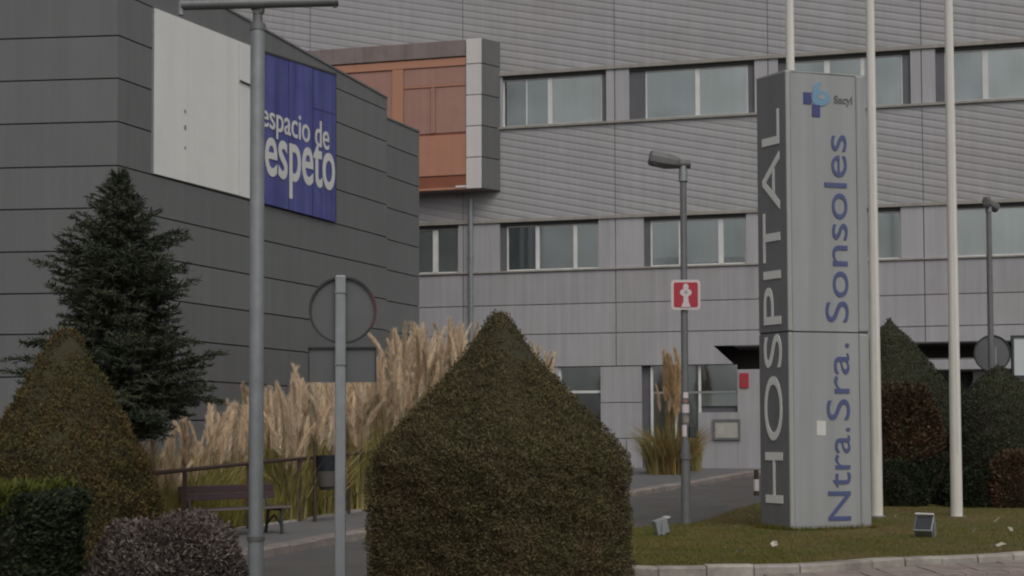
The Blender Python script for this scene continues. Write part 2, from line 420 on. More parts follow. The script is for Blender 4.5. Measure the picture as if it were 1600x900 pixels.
# pavement in front of the buildings, with its kerb of separate stones
KERB = [(-9.0, -2.0), (-7.0, 6.0), (-5.0, 13.8)] + [tuple(ground(px, py)[:2]) for px, py in
        ((415, 872), (520, 851), (570, 842), (990, 776), (1090, 759), (1180, 743))] + [(9.6, 45.2), (14, 43.0), (22, 41.0), (45, 36)]
def interp_line(line, x):
    for (a, b), (c, d) in zip(line, line[1:]):
        if x <= c or (c, d) == line[-1]:
            return b + (d - b) * (x - a) / (c - a)
def walk_polyline(line, step, gap):
    pts = []; seg = [(Vector((*a, 0)), Vector((*b, 0))) for a, b in zip(line, line[1:])]
    total = sum((b - a).length for a, b in seg)
    def pos(s):
        for a, b in seg:
            l_ = (b - a).length
            if s <= l_ or (a, b) == seg[-1]: return a + (b - a) * (s / l_)
            s -= l_
    s = 0
    while s + step < total:
        pts.append((pos(s), pos(s + step - gap))); s += step
    return pts
rows = []
KX = sorted(set([k[0] for k in KERB]))
for x in KX:
    y0 = interp_line(KERB, x) + .12
    rows.append([(x - .0, y, G(y) + .12) for y in np.linspace(y0, 62, 14)])
rows.insert(0, [(-60, y, G(y) + .12) for y in np.linspace(-2, 62, 14)])
strip_sheet('pavement', rows, M['sidewalk'])

def kerb_run(name, line, step, width, height, material, inward, label_kind='structure', zoff=0.0, tint=None):
    base = MB()
    for a, b in zip(line, line[1:]):
        a3, b3 = Vector((*a, 0)), Vector((*b, 0)); d = (b3 - a3).normalized(); nrm = Vector((-d.y, d.x, 0)) * inward
        vs = []
        for p in (a3, b3):
            for off in (.10, width - .04):
                for h in (-.1, height - .035):
                    q = p + nrm * off; vs.append((q.x, q.y, G(q.y) + h + zoff))
        base.add(vs, [(1, 3, 7, 5), (0, 1, 5, 4), (2, 6, 7, 3), (0, 2, 3, 1), (4, 5, 7, 6)])
    root = base.build(name, M['soil'], None); tag(root, kind=label_kind)
    for (a, b) in walk_polyline(line, step, .015):
        if a.y < 12 and a.x < -5: continue
        d = (b - a).normalized(); nrm = Vector((-d.y, d.x, 0)) * inward
        jit = random.uniform(-.010, .010); jo = random.uniform(-.012, .012)
        vs = []
        for p in (a, b):
            for off, h in ((jo, -.05), (jo, height - .025 + jit), (jo + .03, height + jit), (width, height + jit), (width, -.05)):
                q = p + nrm * off; vs.append((q.x, q.y, G(q.y) + h + zoff))
        m = MB(); m.add(vs, [(0, 1, 6, 5), (1, 2, 7, 6), (2, 3, 8, 7), (3, 4, 9, 8), (0, 4, 3, 2, 1), (5, 6, 7, 8, 9)])
        m.build('kerb_stone', material, root)
    return root
kerb_run('kerb', KERB[2:11], 1.0, .28, .135, M['kerb'], 1)

# lawn island
N_KERB = [(1.0, 24.5), (0.92, 20.0), (1.0, 17.3)] + [tuple(ground(px, py, 0)[:2]) for px, py in ((1010, 903), (1120, 902), (1240, 900), (1330, 895), (1400, 889), (1500, 884), (1600, 879))] + [(8.6, 20.1), (11.5, 22.8), (15, 27)]
kerb_run('kerb', N_KERB, .58, .20, .13, M['kerb_w'], 1)
FAR_EDGE = [(1.0, 24.6)] + [tuple(ground(px, py, .1)[:2]) for px, py in ((990, 826), (1080, 817), (1180, 787))] + [(8, 37.2), (12, 38.5), (16, 38), (22, 36)]
def lawn_z(x, y): return G(y) + .10 + .012 * math.sin(x * 1.7 + y * .9) + .01 * math.sin(x * .6 - y * 1.3)
NEAR = [p for p in N_KERB if p[0] >= 1.0][1:]
def near_y(x): return interp_line(NEAR, x) + .17
rows = []
for x in np.linspace(1.05, 15.0, 40):
    a, b = near_y(x), interp_line(FAR_EDGE, x)
    rows.append([(x, y, lawn_z(x, y)) for y in np.linspace(a, b, 26)])
strip_sheet('lawn', rows, M['lawn'])
# mown grass blades
n = 90000
X = 1.1 + RNG.random(n) ** 1.1 * 12.5; T = RNG.random(n) ** 1.25
Ya = np.array([near_y(x) for x in X]) - .03; Yb = np.array([interp_line(FAR_EDGE, x) for x in X])
Y = Ya + (Yb - Ya) * T
Z = np.array([lawn_z(x, y) for x, y in zip(X, Y)])
C = np.stack([X, Y, Z - .004], 1)
cl = lump(C * np.array([1, 1, 0]), 2.0, 3)
D = unit(np.stack([RNG.normal(size=n) * .6, RNG.normal(size=n) * .6, np.ones(n)], 1))
tag(leaf_mesh('grass', C, D, (.030 + .018 * RNG.random(n)) * (1 + .3 * cl), .010, M['blade'], None,
              np.clip(.5 + .25 * cl + RNG.normal(size=n) * .2, 0, 1)), 'short mown olive green grass of the lawn around the tall sign', 'grass', kind='stuff')
def tuft_ring(pts_, n_, h_):
    P_ = []
    for _ in range(n_):
        i_ = random.randrange(len(pts_)); a_, b_ = pts_[i_], pts_[(i_ + 1) % len(pts_)]; t_ = random.random()
        x_, y_ = a_[0] + (b_[0] - a_[0]) * t_ + random.gauss(0, .03), a_[1] + (b_[1] - a_[1]) * t_ + random.gauss(0, .03)
        P_.append((x_, y_, lawn_z(x_, y_) - .01))
    P_ = np.array(P_)
    tag(leaf_mesh('grass', P_, unit(np.array([0, 0, 1.0]) + RNG.normal(size=P_.shape) * .35), h_ * RNG.uniform(.5, 1.3, len(P_)), .012, M['blade'], None), 'longer grass left uncut around the foot of the tall sign', 'grass', kind='stuff')
# pinkish paving between the lawn kerb and the road
PV = [(1.2, 14.5), (2.6, 16.0), (3.5, 16.75), (5, 17.3), (6.8, 18.3), (9, 20.2)]
rows = []
for x in np.linspace(3.0, 11.0, 30):
    y1 = interp_line(NEAR, x) - .01
    rows.append([(x, y, .004) for y in np.linspace(y1 - 1.6, y1, 4)])
gut = strip_sheet('gutter_paving', rows, M['paver'])
for i in range(26):
    for j in range(4):
        x0 = 3.0 + i * .3; x1 = x0 + .288
        if x1 > 10.9: continue
        ya, yb = interp_line(NEAR, x0) - .02 - j * .3, interp_line(NEAR, x1) - .02 - j * .3
        h = .03 + random.uniform(-.006, .006)
        m = MB(); m.plan([(x0, ya - .288), (x1, yb - .288), (x1, yb), (x0, ya)], .0, h)
        m.build('paving_stone', M['paver'], gut)
# planted bed close to the camera (the clipped shrubs grow from it)
rows = [[(x, y, .02 + .05 * math.sin(x) * math.cos(y * .7) + .05) for x in np.linspace(-9, 1.6, 14)] for y in np.linspace(4, 13.9, 14)]
strip_sheet('planting_bed', rows, M['soil'])

# ================================================================== HOSPITAL FACADE
F0 = at(1100, 600, 48.0)
FA = Frame(F0.x, F0.y, 9055, -2200)
fac = empty('hospital_building', (FA.o.x, FA.o.y, 0), FA.ang,
            'long grey hospital wing clad in ribbed metal with bands of windows and an orange bay', 'building')
U, V = FA.U, FA.V
v_uh, v_us = V(945, 109), V(945, 190)
v_lh, v_ls = V(1165, 333), V(1165, 412)
v_r1, v_r2 = V(964, 473), V(964, 520)
v_pb, v_rb = V(1050, 570), V(1130, 540)
v_top = v_uh + 5.2
v_gr = .45
uL, uR = U(300), U(1760)
JX = [484, 724, 962, 1203, 1444, 1690]
JU = [uL] + [U(x) for x in JX] + [uR]
m = MB()
m.wb(uL, uR, v_rb, v_top, -9, -.36)
m.wb(uL, U(1090), v_gr - .4, v_rb, -9, -.36)
m.build('wall_core', M['void'], fac)
m = MB(); m.wb(uL - .05, uR + .05, v_top, v_top + .25, -9, .12); m.build('roof', M['pier'], fac)

def siding(v0, v1, name='cladding_backing'):
    """zone of ribbed siding; every rib is a strip of its own, running slightly downhill to the right"""
    mb = MB(); mb.wb(uL, uR, v0, v1, -.35, -.012); mb.build(name, M['backing'], fac)
    pitch, sl = .245, -math.tan(R(12.0))
    for a, b in zip(JU, JU[1:]):
        rect = [(a + .012, v0), (b - .012, v0), (b - .012, v1), (a + .012, v1)]
        cmin = min(v - sl * u for u, v in rect); cmax = max(v - sl * u for u, v in rect)
        c = math.floor(cmin / pitch) * pitch
        while c < cmax:
            mb = MB(); ok = False
            for t0, t1, w0, w1 in ((0, .5, .020, .016), (.5, .75, .016, .006), (.75, 1.0, .006, .020)):
                ca, cb = c + t0 * pitch, c + t1 * pitch
                q = clip(clip(rect, -sl, 1, -ca), sl, -1, cb)
                if len(q) < 3: continue
                def wv(p): 
                    t = ((p[1] - sl * p[0]) - ca) / (cb - ca); return w0 + (w1 - w0) * t
                k = len(q)
                ar = sum(q[i][0] * q[(i + 1) % k][1] - q[(i + 1) % k][0] * q[i][1] for i in range(k))
                if ar < 0: q = q[::-1]
                mb.add([(p[0], -wv(p), p[1]) for p in q], [tuple(range(k))]); ok = True
            if ok: mb.build('siding_rib', M['slat'], fac)
            c += pitch
def band(v0, v1, name, material, w=.07):
    mb = MB(); mb.wb(uL, uR, v0, v1, -.35, w); return mb.build(name, material, fac, bevel=.006)
siding(v_uh + .13, v_top - .01)
siding(v_lh + .12, v_us - .09)
band(v_uh, v_uh + .125, 'lintel_trim', M['trim'])
band(v_us - .085, v_us, 'window_sill', M['trim'], .10)
band(v_lh, v_lh + .115, 'lintel_trim', M['trim'])
band(v_ls - .06, v_ls, 'window_sill', M['trim'], .08)

def pier(u0, u1, v0, v1):
    mb = MB(); mb.wb(u0, u1, v0 + .004, v1 - .004, -.35, .0); mb.build('pier_panel', M['pier'], fac, bevel=.006)
KM = {'a': 'blind_a', 'b': 'blind_b', 'c': 'blind_c', 'd': 'void'}
def window(x0, x1, v0, v1, secs, ytest, rl=0, rr=0):
    """secs: (px0, px1, blind kind, blind bottom 0..1)"""
    a, b = U(x0, ytest), U(x1, ytest)
    la = a + (U(x0 + rl, ytest) - a if rl else 0); rb = b - (b - U(x1 - rr, ytest) if rr else 0)
    fr = MB()
    fr.wb(la, rb, v1 - .16, v1 - .005, -.30, -.13); fr.wb(la, rb, v0 + .005, v0 + .06, -.30, -.13)
    fr.wb(la, la + .05, v0 + .06, v1 - .16, -.30, -.13); fr.wb(rb - .05, rb, v0 + .06, v1 - .16, -.30, -.13)
    win = fr.build('window', M['frame'], fac)
    hd = MB(); hd.wb(a + .01, b - .01, v1 - .11, v1 - .012, -.125, -.05); hd.build('shade_or_blind_strip', M['joint'], win)  # dark strip paints in the shadow under the window head
    if rl: mb = MB(); mb.wb(a + .003, la, v0, v1, -.34, -.10); mb.build('reveal_panel', M['reveal'], win)
    if rr: mb = MB(); mb.wb(rb, b - .003, v0, v1, -.34, -.10); mb.build('reveal_panel', M['reveal'], win)
    for i, (p, q, k, bot) in enumerate(secs):
        ua, ub = max(U(p, ytest), la + .05), min(U(q, ytest), rb - .05)
        mb = MB(); mb.wb(ua, ub, v0 + .06, v1 - .16, -.165, -.155); mb.build('pane', M['glass'], win)
        vb = v0 + .06 + (v1 - v0 - .22) * bot
        if k != 'd':
            mb = MB(); mb.wb(ua, ub, vb, v1 - .16, -.195, -.185); mb.build('blind', M[KM[k]], win)
        if i + 1 < len(secs):
            nu = U(secs[i + 1][0], ytest)
            mb = MB(); mb.wb(ub, nu, v0 + .06, v1 - .16, -.30, -.11); mb.build('mullion', M['frame'], win)
    return a, b
def row(wins, v0, v1, ytest):
    prev = uL
    for w in wins:
        a, b = window(w[0], w[1], v0, v1, w[2], ytest, w[3], w[4])
        segs = [prev] + [j for j in JU if prev + .1 < j < a - .1] + [a]
        for s, t in zip(segs, segs[1:]): pier(s + (.012 if s != prev else 0), t - (.012 if t != a else 0), v0, v1)
        prev = b
    segs = [prev] + [j for j in JU if prev + .1 < j < uR - .1] + [uR]
    for s, t in zip(segs, segs[1:]): pier(s + (.012 if s != prev else 0), t - .012, v0, v1)
row([(560, 700, [(566, 630, 'b', 0), (637, 694, 'a', 0)], 0, 0),
     (785, 947, [(790, 821, 'd', 0), (823, 855, 'b', 0), (862, 937, 'a', 0)], 0, 7),
     (983, 1179, [(1009, 1086, 'b', 0), (1093, 1168, 'a', 0)], 25, 10),
     (1216, 1423, [(1232, 1288, 'b', 0), (1297, 1345, 'b', 0), (1351, 1408, 'b', 0)], 14, 12),
     (1462, 1652, [(1480, 1536, 'b', 0), (1545, 1640, 'a', 0)], 15, 8)], v_us, v_uh, 150)
row([(560, 716, [(600, 675, 'a', 0), (683, 714, 'a', 0)], 0, 0),
     (781, 935, [(795, 836, 'b', 0), (842, 895, 'c', .0), (901, 933, 'b', 0)], 10, 0),
     (1006, 1166, [(1018, 1060, 'b', .17), (1066, 1122, 'b', .03), (1130, 1164, 'b', .14)], 10, 0),
     (1240, 1408, [(1250, 1320, 'b', 0), (1327, 1406, 'b', 0)], 0, 0),
     (1484, 1652, [(1489, 1541, 'a', 0), (1547, 1640, 'a', 0)], 0, 0)], v_ls, v_lh, 380)

# flat panels below the lower windows
mb = MB(); mb.wb(uL, uR, v_rb + .002, v_ls - .062, -.34, -.03)
mb.wb(uL, U(1112, 555), v_pb + .002, v_rb + .001, -.34, -.03); mb.build('cladding_backing', M['backing'], fac)
g = .014
for a, b in zip(JU, JU[1:]):
    for v0, v1 in ((v_r1, v_ls - .06), (v_r2, v_r1)):
        mb = MB(); mb.wb(a + g, b - g, v0 + g, v1 - g, -.035, .02); mb.build('wall_panel', M['panel'], fac, bevel=.006)
    if b <= JU[3] + .01:
        pts = [(a + g, v_pb), (b - g, v_pb), (b - g, v_r2 - g), (a + g, v_r2 - g)]
    elif a < U(1115, 540) < b:
        c0, c1 = U(1115, 540), U(1146, 570)
        pts = [(a + g, v_pb), (c1, v_pb), (c0, v_rb), (b - g, v_rb), (b - g, v_r2 - g), (a + g, v_r2 - g)]
    else:
        pts = [(a + g, v_rb), (b - g, v_rb), (b - g, v_r2 - g), (a + g, v_r2 - g)]
    mb = MB(); mb.prism(pts, -.035, .02); mb.build('wall_panel', M['panel'], fac)

# ground floor, left of the porch
def rect(x0, x1, y0, y1, w0, w1, name, material, parent=fac, yt=None, bevel=0.0):
    yt = yt or (y0 + y1) / 2
    mb = MB(); mb.wb(U(x0, yt), U(x1, yt), V((x0 + x1) / 2, y1), V((x0 + x1) / 2, y0), w0, w1)
    return mb.build(name, material, parent, bevel=bevel)
vt = v_pb - .02
def grect(x0, x1, v0, v1, w0, w1, name, material, parent=fac, bevel=0.0):
    mb = MB(); mb.wb(U(x0, 640), U(x1, 640), v0, v1, w0, w1); return mb.build(name, material, parent, bevel=bevel)
grect(690, 872, v_gr, vt, -.35, -.02, 'wall_panel', M['panel'])
gw = grect(872, 876, 1.7, vt, -.30, -.12, 'window', M['frame'])
vm = V(905, 612)
grect(876, 938, vm + .04, vt, -.25, -.24, 'pane', M['glass'], gw)
grect(876, 938, 1.6, vm - .05, -.25, -.24, 'pane', M['glass'], gw)
grect(876, 938, vm - .05, vm + .04, -.30, -.14, 'mullion', M['frame'], gw)
grect(876, 938, vm + .04, vt, -.33, -.31, 'blind', M['blind_c'], gw)
grect(872, 938, v_gr, 1.6, -.35, -.03, 'wall_panel', M['panel'])
va, vb = V(970, 629), V(970, 685)
g2 = .012
for (x0, x1, p, q) in ((938, 1003, va, vt), (938, 1003, vb, va), (938, 978, v_gr, vb), (978, 1003, v_gr, vb)):
    grect(x0 + .5, x1 - .3, p + g2, q - g2, -.35, .0, 'wall_panel', M['panel'], bevel=.006)
mb = MB(); mb.wb(U(1003, 640), U(1016, 640), v_gr, vt, -.36, -.20); mb.build('recess_panel', M['reveal'], fac)
gw = grect(1016, 1020, 1.0, vt, -.30, -.12, 'window', M['frame'])
vm = V(1080, 613)
for (x0, x1, p, q, k) in ((1020, 1054, vm + .04, vt, 'c'), (1058, 1091, vm + .04, vt, 'b'), (1095, 1152, vm + .04, vt, 'c'),
                          (1020, 1054, 1.0, vm - .04, 'b'), (1058, 1091, 1.0, vm - .04, 'b'), (1095, 1152, V(1120, 634), vm - .04, 'a')):
    grect(x0, x1, p, q, -.19, -.18, 'pane', M['glass'], gw)
    grect(x0, x1, p, q, -.215, -.205, 'blind', M[KM[k]], gw)
grect(1020, 1152, vm - .04, vm + .04, -.30, -.14, 'mullion', M['galv'], gw)
grect(1091, 1095, V(1120, 645), vm - .041, -.30, -.13, 'mullion', M['frame'], gw)
grect(1091, 1095, vm + .041, vt, -.30, -.13, 'mullion', M['frame'], gw)
grect(1054, 1058, 1.0, vm - .041, -.30, -.13, 'mullion', M['frame'], gw)
grect(1095, 1152, V(1120, 643), V(1120, 634), -.30, -.26, 'shade_or_blind_strip', M['reveal'], gw)
grect(1020, 1090, v_gr, 1.0, -.35, -.04, 'wall_panel', M['panel'])
grect(1090.5, 1152, v_gr, V(1120, 644), -.35, -.05, 'wall_panel', M['panel'], bevel=.006)
v_lw = V(1165, 577)
grect(1152.3, 1260, v_gr, v_lw, -.35, -.05, 'wall_panel', M['panel'], bevel=.006)
# recessed entrance porch right of it
PW = -2.4
mb = MB()
mb.wb(U(1147, 570), uR, v_rb - .035, v_rb - .002, -2.6, -.02)
mb.build('soffit', M['joint_l'], fac)
mb = MB(); mb.wb(U(1100, 640), uR, v_gr - .3, v_rb - .04, PW - .2, PW); mb.build('porch_wall', M['porch'], fac)
cb0, cb1 = V(1500, 578), V(1500, 559)
mb = MB(); mb.wb(U(1262, 560), uR, cb0, cb1, -1.6, -.10); mb.build('canopy_beam', M['sidewalk'], fac, bevel=.02)
mb = MB(); mb.wb(U(1262, 560), uR, cb0 + .02, cb1 - .06, -.098, -.03); mb.build('canopy_fascia', M['panel'], fac, bevel=.01)
mb = MB(); mb.wb(U(1526, 620), uR, v_gr, cb0 - .01, -1.5, -1.2); mb.build('wall_panel', M['panel'], fac)
door = MB(); door.wb(U(1490, 620), U(1526, 620), v_gr, cb0 - .03, -1.6, -1.5); dr = door.build('door', M['void'], fac)
mb = MB(); mb.wb(U(1513, 620), U(1515, 620), v_gr, cb0 - .05, -1.5, -1.44); mb.build('door_stile', M['black'], dr)
mb = MB(); mb.wb(U(1300, 620), U(1440, 620), v_gr, cb0 - .01, -1.5, -1.3); mb.build('wall_panel', M['panel'], fac)
mb = MB(); mb.wb(U(1440.5, 620), U(1489.5, 620), v_gr, cb0 - .03, -1.6, -1.5); mb.build('door', M['reveal'], fac)
# downpipe
mb = MB(); ud = U(737, 400); mb.tube((ud, -.12, 1.0), (ud, -.12, V(737, 312)), .085, n=12)
for vv in (4.2, 6.2, 8.0): mb.tube((ud, -.12, vv), (ud, -.12, vv + .08), .105, n=12)
mb.build('downpipe', M['galv'], fac, smooth=True)

# orange bay
WB = .75
def bu(px, py=200, w=WB): return FA.U(px, py, w)
def bv(py, px=735, w=WB): return FA.V(px, py, w)
bay = MB()
b0, b1, bl, br = bv(296), bv(62), bu(470), bu(753)
us = U(778, 200)
bay.plan([(bl, .02), (bl, -WB + .08), (br - .01, -WB + .06), (us - .02, .02)], b0 + .02, b1 - .02)
by = bay.build('projecting_bay', M['capbrown'], fac)
def brect(x0, x1, y0, y1, w0, w1, name, material, bevel=.008):
    mb = MB(); xc = max(x0, 600)
    mb.wb(bu(x0, (y0 + y1) / 2), bu(x1, (y0 + y1) / 2), bv(y1), bv(y0), w0, w1); return mb.build(name, material, by, bevel=bevel)
a_, z_ = WB - .09, WB
brect(470, 727.5, 62, 87, a_, z_ + .06, 'roof_cap', M['capbrown'])
brect(470, 727.5, 88.5, 101, a_, z_ + .01, 'orange_rail', M['orange_l'])
brect(470, 612, 101.5, 272, a_, z_ - .04, 'orange_panel', M['orange2'])
brect(612.5, 630, 101.5, 272, a_, z_ + .005, 'orange_post', M['orange_l'])
brect(630.5, 727.5, 101.5, 129, a_, z_ - .03, 'orange_panel', M['orange2'])
brect(630.5, 727.5, 129.5, 132.5, a_, z_, 'orange_rail', M['orange_l'])
brect(630.5, 672, 133, 205, a_, z_ - .03, 'orange_panel', M['orange2'])
brect(672.5, 680, 133, 205, a_, z_ - .005, 'orange_post', M['orange2'])
brect(680.5, 727.5, 133, 205, a_, z_ - .03, 'orange_panel', M['orange2'])
brect(630.5, 727.5, 205.5, 208, a_, z_ - .05, 'orange_rail', M['rust'])
brect(630.5, 727.5, 208.5, 272, a_, z_ - .02, 'orange_panel', M['orange'])
brect(470, 727.5, 273, 291, a_, z_ - .06, 'bottom_strip', M['rust'])
brect(470, 727.5, 291.5, 295, a_, z_, 'orange_rail', M['orange_l'])
brect(712, 727.8, 289.5, 292.5, z_ - .05, z_ + .03, 'white_bar', M['whitep'])
segs_ = [60, 100, 148.5, 197, 246, 295]
for p, q in zip(segs_, segs_[1:]):
    brect(728.5, 752.5, p + .6, q - .6, a_, z_ + .02, 'corner_panel', M['corner'], .01)
    mb = MB(); mb.plan([(br + .005, -WB - .02), (us + .10, -.04), (us - .02, 0.0), (br - .03, -WB + .10)], bv(q - .6), bv(p + .6))
    mb.build('side_panel', M['dark_grey2'], by, bevel=.008)

# things fixed to the facade
def on_facade(px, py, w): 
    u, v = FA.uv(px, py, w)
    n_ = (FA.uy, -FA.ux)
    return Vector((FA.o.x + FA.ux * u + n_[0] * w, FA.o.y + FA.uy * u + n_[1] * w, v))
nb = empty('notice_board', on_facade(1136, 687, -.05), FA.ang, 'dark framed notice board with cream sheet fixed to the grey ground floor wall', 'notice board')
k_ = 48 / FPX
mb = MB(); W_, H_ = 21 * k_, 32 * k_
for a, b, c, d in ((-W_, W_, 0, .07), (-W_, W_, H_ - .07, H_), (-W_, -W_ + .07, .07, H_ - .07), (W_ - .07, W_, .07, H_ - .07)): mb.wb(a, b, c, d, 0, .09)
mb.build('frame', M['galv_d'], nb); mb = MB(); mb.wb(-W_ + .07, W_ - .07, .07, H_ - .07, 0, .05); mb.build('backboard', M['paper'], nb)
for i in range(3):
    mb = MB(); mb.wb(-.3 + i * .22, -.12 + i * .22, .18, .5 + .03 * i, .05, .055); mb.build('sheet', M['paper'], nb)
rs = empty('wall_sign', on_facade(1163, 606, -.05), FA.ang, 'small red sign high on the wall above the notice board', 'sign')
mb = MB(); mb.wb(-7 * k_, 7 * k_, 0, 23 * k_, 0, .05); mb.build('plate', M['red'], rs, bevel=.01)
mb = MB(); mb.wb(-4 * k_, 4 * k_, 8 * k_, 11 * k_, .05, .056); mb.build('band', M['rust'], rs)

# ================================================================== LEFT BUILDING
LC = at(182, 500, 30.0)
LR = Frame(LC.x, LC.y, 950, 2200)         # side running away to the right
LL = Frame(LC.x, LC.y, 22800, -2200)      # front, ends at the corner (u <= 0)
lb = empty('dark_grey_building', (LC.x, LC.y, 0), 0, 'dark grey building with wide horizontal metal panels and sloping roof edge, at the left', 'building')
class Sub:                                 # children live in rotated faces: bake the rotation
    pass
def build_on(frame, mbx, name, material, parent, bevel=0.0):
    c, s = frame.ux, frame.uy
    mbx.v = [(x * c - y * s, x * s + y * c, z) for x, y, z in mbx.v]
    return mbx.build(name, material, parent, bevel=bevel)
def ruv(px, py, w=0.0): return LR.uv(px, py, w)
seam_y = [-13.5, 54, 121, 189, 258, 324, 391, 457, 521, 588, 655, 722]
seams = [LR.V(182, y) for y in seam_y]
u605, u655 = ruv(605, 300)[0], ruv(655, 300, -.2)[0]
r1, r2, r3 = ruv(337, 5), ruv(395, 36), ruv(605, 154)
top0 = r1[1] + (r1[1] - r3[1]) / (r3[0] - r1[0]) * r1[0]
polyA = [(0, 0), (u605, 0), (u605, r3[1]), (r1[0], r1[1]), (0, top0)]
s1, s2 = ruv(606, 186, -.2), ruv(655, 207, -.2)
polyB = [(u605, 0), (u655, 0), (u655, s2[1]), (u605, s1[1])]
mb = MB(); mb.prism([(p[0], max(p[1] - .03, 0)) for p in polyA], -7, -.045); build_on(LR, mb, 'wall_core', M['joint'], lb)
mb = MB(); mb.prism([(p[0] + (.01 if i in (0, 3) else -.02), max(p[1] - .03, 0)) for i, p in enumerate(polyB)], -7, -.245); build_on(LR, mb, 'wall_core', M['joint'], lb)
uLL = LL.U(-260)
mb = MB(); mb.wb(uLL, -.03, 0, top0 - .05, -7, -.045); build_on(LL, mb, 'wall_core', M['joint'], lb)
vv = [top0 + .1] + seams + [0]
gp = .016
for hi, lo in zip(vv, vv[1:]):
    if hi - lo < .05: continue
    q = clip(clip(polyA, 0, 1, -(lo + gp)), 0, -1, hi - gp)
    q = clip(q, 1, 0, -.004)
    if len(q) >= 3:
        mb = MB(); mb.prism(q, -.04, 0); build_on(LR, mb, 'wall_panel', M['dark_grey'], lb)
    d_ = .0
    q = clip(clip(polyB, 0, 1, -(lo + gp)), 0, -1, hi - gp)
    q = clip(q, 1, 0, -(u605 + .02))
    if len(q) >= 3:
        mb = MB(); mb.prism(q, -.24, -.20); build_on(LR, mb, 'wall_panel', M['dark_grey'], lb)
    if lo < top0 - .3:
        mb = MB(); mb.wb(uLL, -.012, lo + gp, min(hi, top0) - gp, -.04, 0); build_on(LL, mb, 'wall_panel', M['dark_grey2'], lb)
# thin coping along the roof edges
def edge(p, q, w0, w1, th, name):
    mb = MB(); mb.prism([(p[0], p[1]), (q[0], q[1]), (q[0], q[1] + th), (p[0], p[1] + th)], w0, w1); build_on(LR, mb, name, M['dark_grey'], lb)
edge((0, top0), (u605 - .005, r3[1] + .0), -.5, .03, .05, 'coping')
edge((u605 + .02, s1[1]), (u655, s2[1]), -.7, -.17, .05, 'coping')

# white panel and blue banner
def quad_on(pts, w): return [ruv(x, y, w) for x, y in pts]
wp = empty('white_board', (LC.x, LC.y, 0), 0, 'large blank white board with three small marks on the dark grey side wall', 'sign board')
mb = MB(); mb.prism(quad_on([(241, 271), (373, 305), (373, 64), (241, 12)], .04), .0, .04); build_on(LR, mb, 'board', M['whitep'], wp)
mb = MB(); mb.prism(quad_on([(374.4, 305.5), (394, 311), (394, 72), (374.4, 64.5)], .04), .0, .034); build_on(LR, mb, 'board', M['whitep'], wp)
for y, r_ in ((174, 2.6), (199, 3.2), (231, 2.0)):
    a = quad_on([(289 - r_ * .5, y + r_), (289 + r_ * .5, y + r_ + .3), (289 + r_ * .5, y - r_), (289 - r_ * .5, y - r_ - .3)], .041)
    mb = MB(); mb.prism(a, .041, .05); build_on(LR, mb, 'bolt_mark', M['galv'], wp)
mb = MB(); a, b = ruv(375, 126, .05), ruv(393, 131, .05); mb.tube((a[0], -.06, a[1]), (b[0] + .1, -.06, b[1] - .05), .02); build_on(LR, mb, 'bracket', M['joint'], wp)
fr_ = MB()
a, b = ruv(241, 12, .04), ruv(241, 271, .04)
fr_.wb(a[0] - .025, a[0] - .003, b[1], a[1], 0, .045); build_on(LR, fr_, 'edge_strip', M['galv'], wp)

bb = empty('blue_banner_sign', (LC.x, LC.y, 0), 0, 'blue banner lettered espacio de respeto on the dark grey side wall', 'sign')
def by_(x, top): 
    return (83 + (x - 415) * .318) if top else (318 + (x - 415) * .264)
cols = [(396, 451.5), (452, 488.5), (489, 525)]
for x0, x1 in cols:
    q = quad_on([(x0, by_(x0, 0)), (x1, by_(x1, 0)), (x1, by_(x1, 1)), (x0, by_(x0, 1))], .08)
    mb = MB(); mb.prism(q, .0, .08 + (.006 if x0 == 452 else 0)); bpn = build_on(LR, mb, 'banner_panel', M['blue'], bb)
    w_ = .087 if x0 == 452 else .081
    mb = MB(); mb.prism(quad_on([(x1 - .6, by_(x1, 0)), (x1 + .3, by_(x1, 0)), (x1 + .3, by_(x1, 1)), (x1 - .6, by_(x1, 1))], w_), w_, w_ + .006); build_on(LR, mb, 'seam', M['blue_seam'], bpn)
    if x0 > 480:
        mb = MB(); mb.prism(quad_on([(x0, 169), (x1, 180), (x1, 178.6), (x0, 167.6)], w_), w_, w_ + .005); build_on(LR, mb, 'seam', M['blue_seam'], bpn)
mb = MB(); a, b = ruv(397, by_(397, 1) - 3, .08), ruv(526, by_(526, 1) - 3, .08)
mb.prism([(a[0], a[1] - .05), (b[0], b[1] - .05), (b[0], b[1] + .0), (a[0], a[1] + .0)], 0, .10); build_on(LR, mb, 'top_rail', M['joint'], bb)
def text_on_lr(name, body, p_sb, p_eb, p_et, p_st, bold, norm=None):
    q = [ruv(*p, .088) for p in (p_sb, p_eb, p_et, p_st)]
    o = lettering(name, body, q, .088, M['white_text'], bb, .012, bold, norm)
    c, s = LR.ux, LR.uy
    for v in o.data.vertices:
        x, y, z = v.co; v.co = (x * c - y * s, x * s + y * c, z)
_xv, _ = glyphs('x'); XH = max(v[1] for v in _xv)
text_on_lr('lettering', 'espacio de', (408, 195), (514, 235), (514, 208), (408, 171), .006, (0, XH))
text_on_lr('lettering', 'espeto', (414, 271), (523, 297), (523, 244), (414, 215), .012, (0, XH))
text_on_lr('lettering', 'r', (399, 267), (411, 270), (411, 215), (399, 211), .012, (0, XH))

# ================================================================== MONUMENT SIGN
mz = .10
cM = ground(1235, 828, mz); cR = ground(1362, 825, mz); cL = ground(1189, 824.5, mz)
topM = at(1230, 110, cM.y).z; 
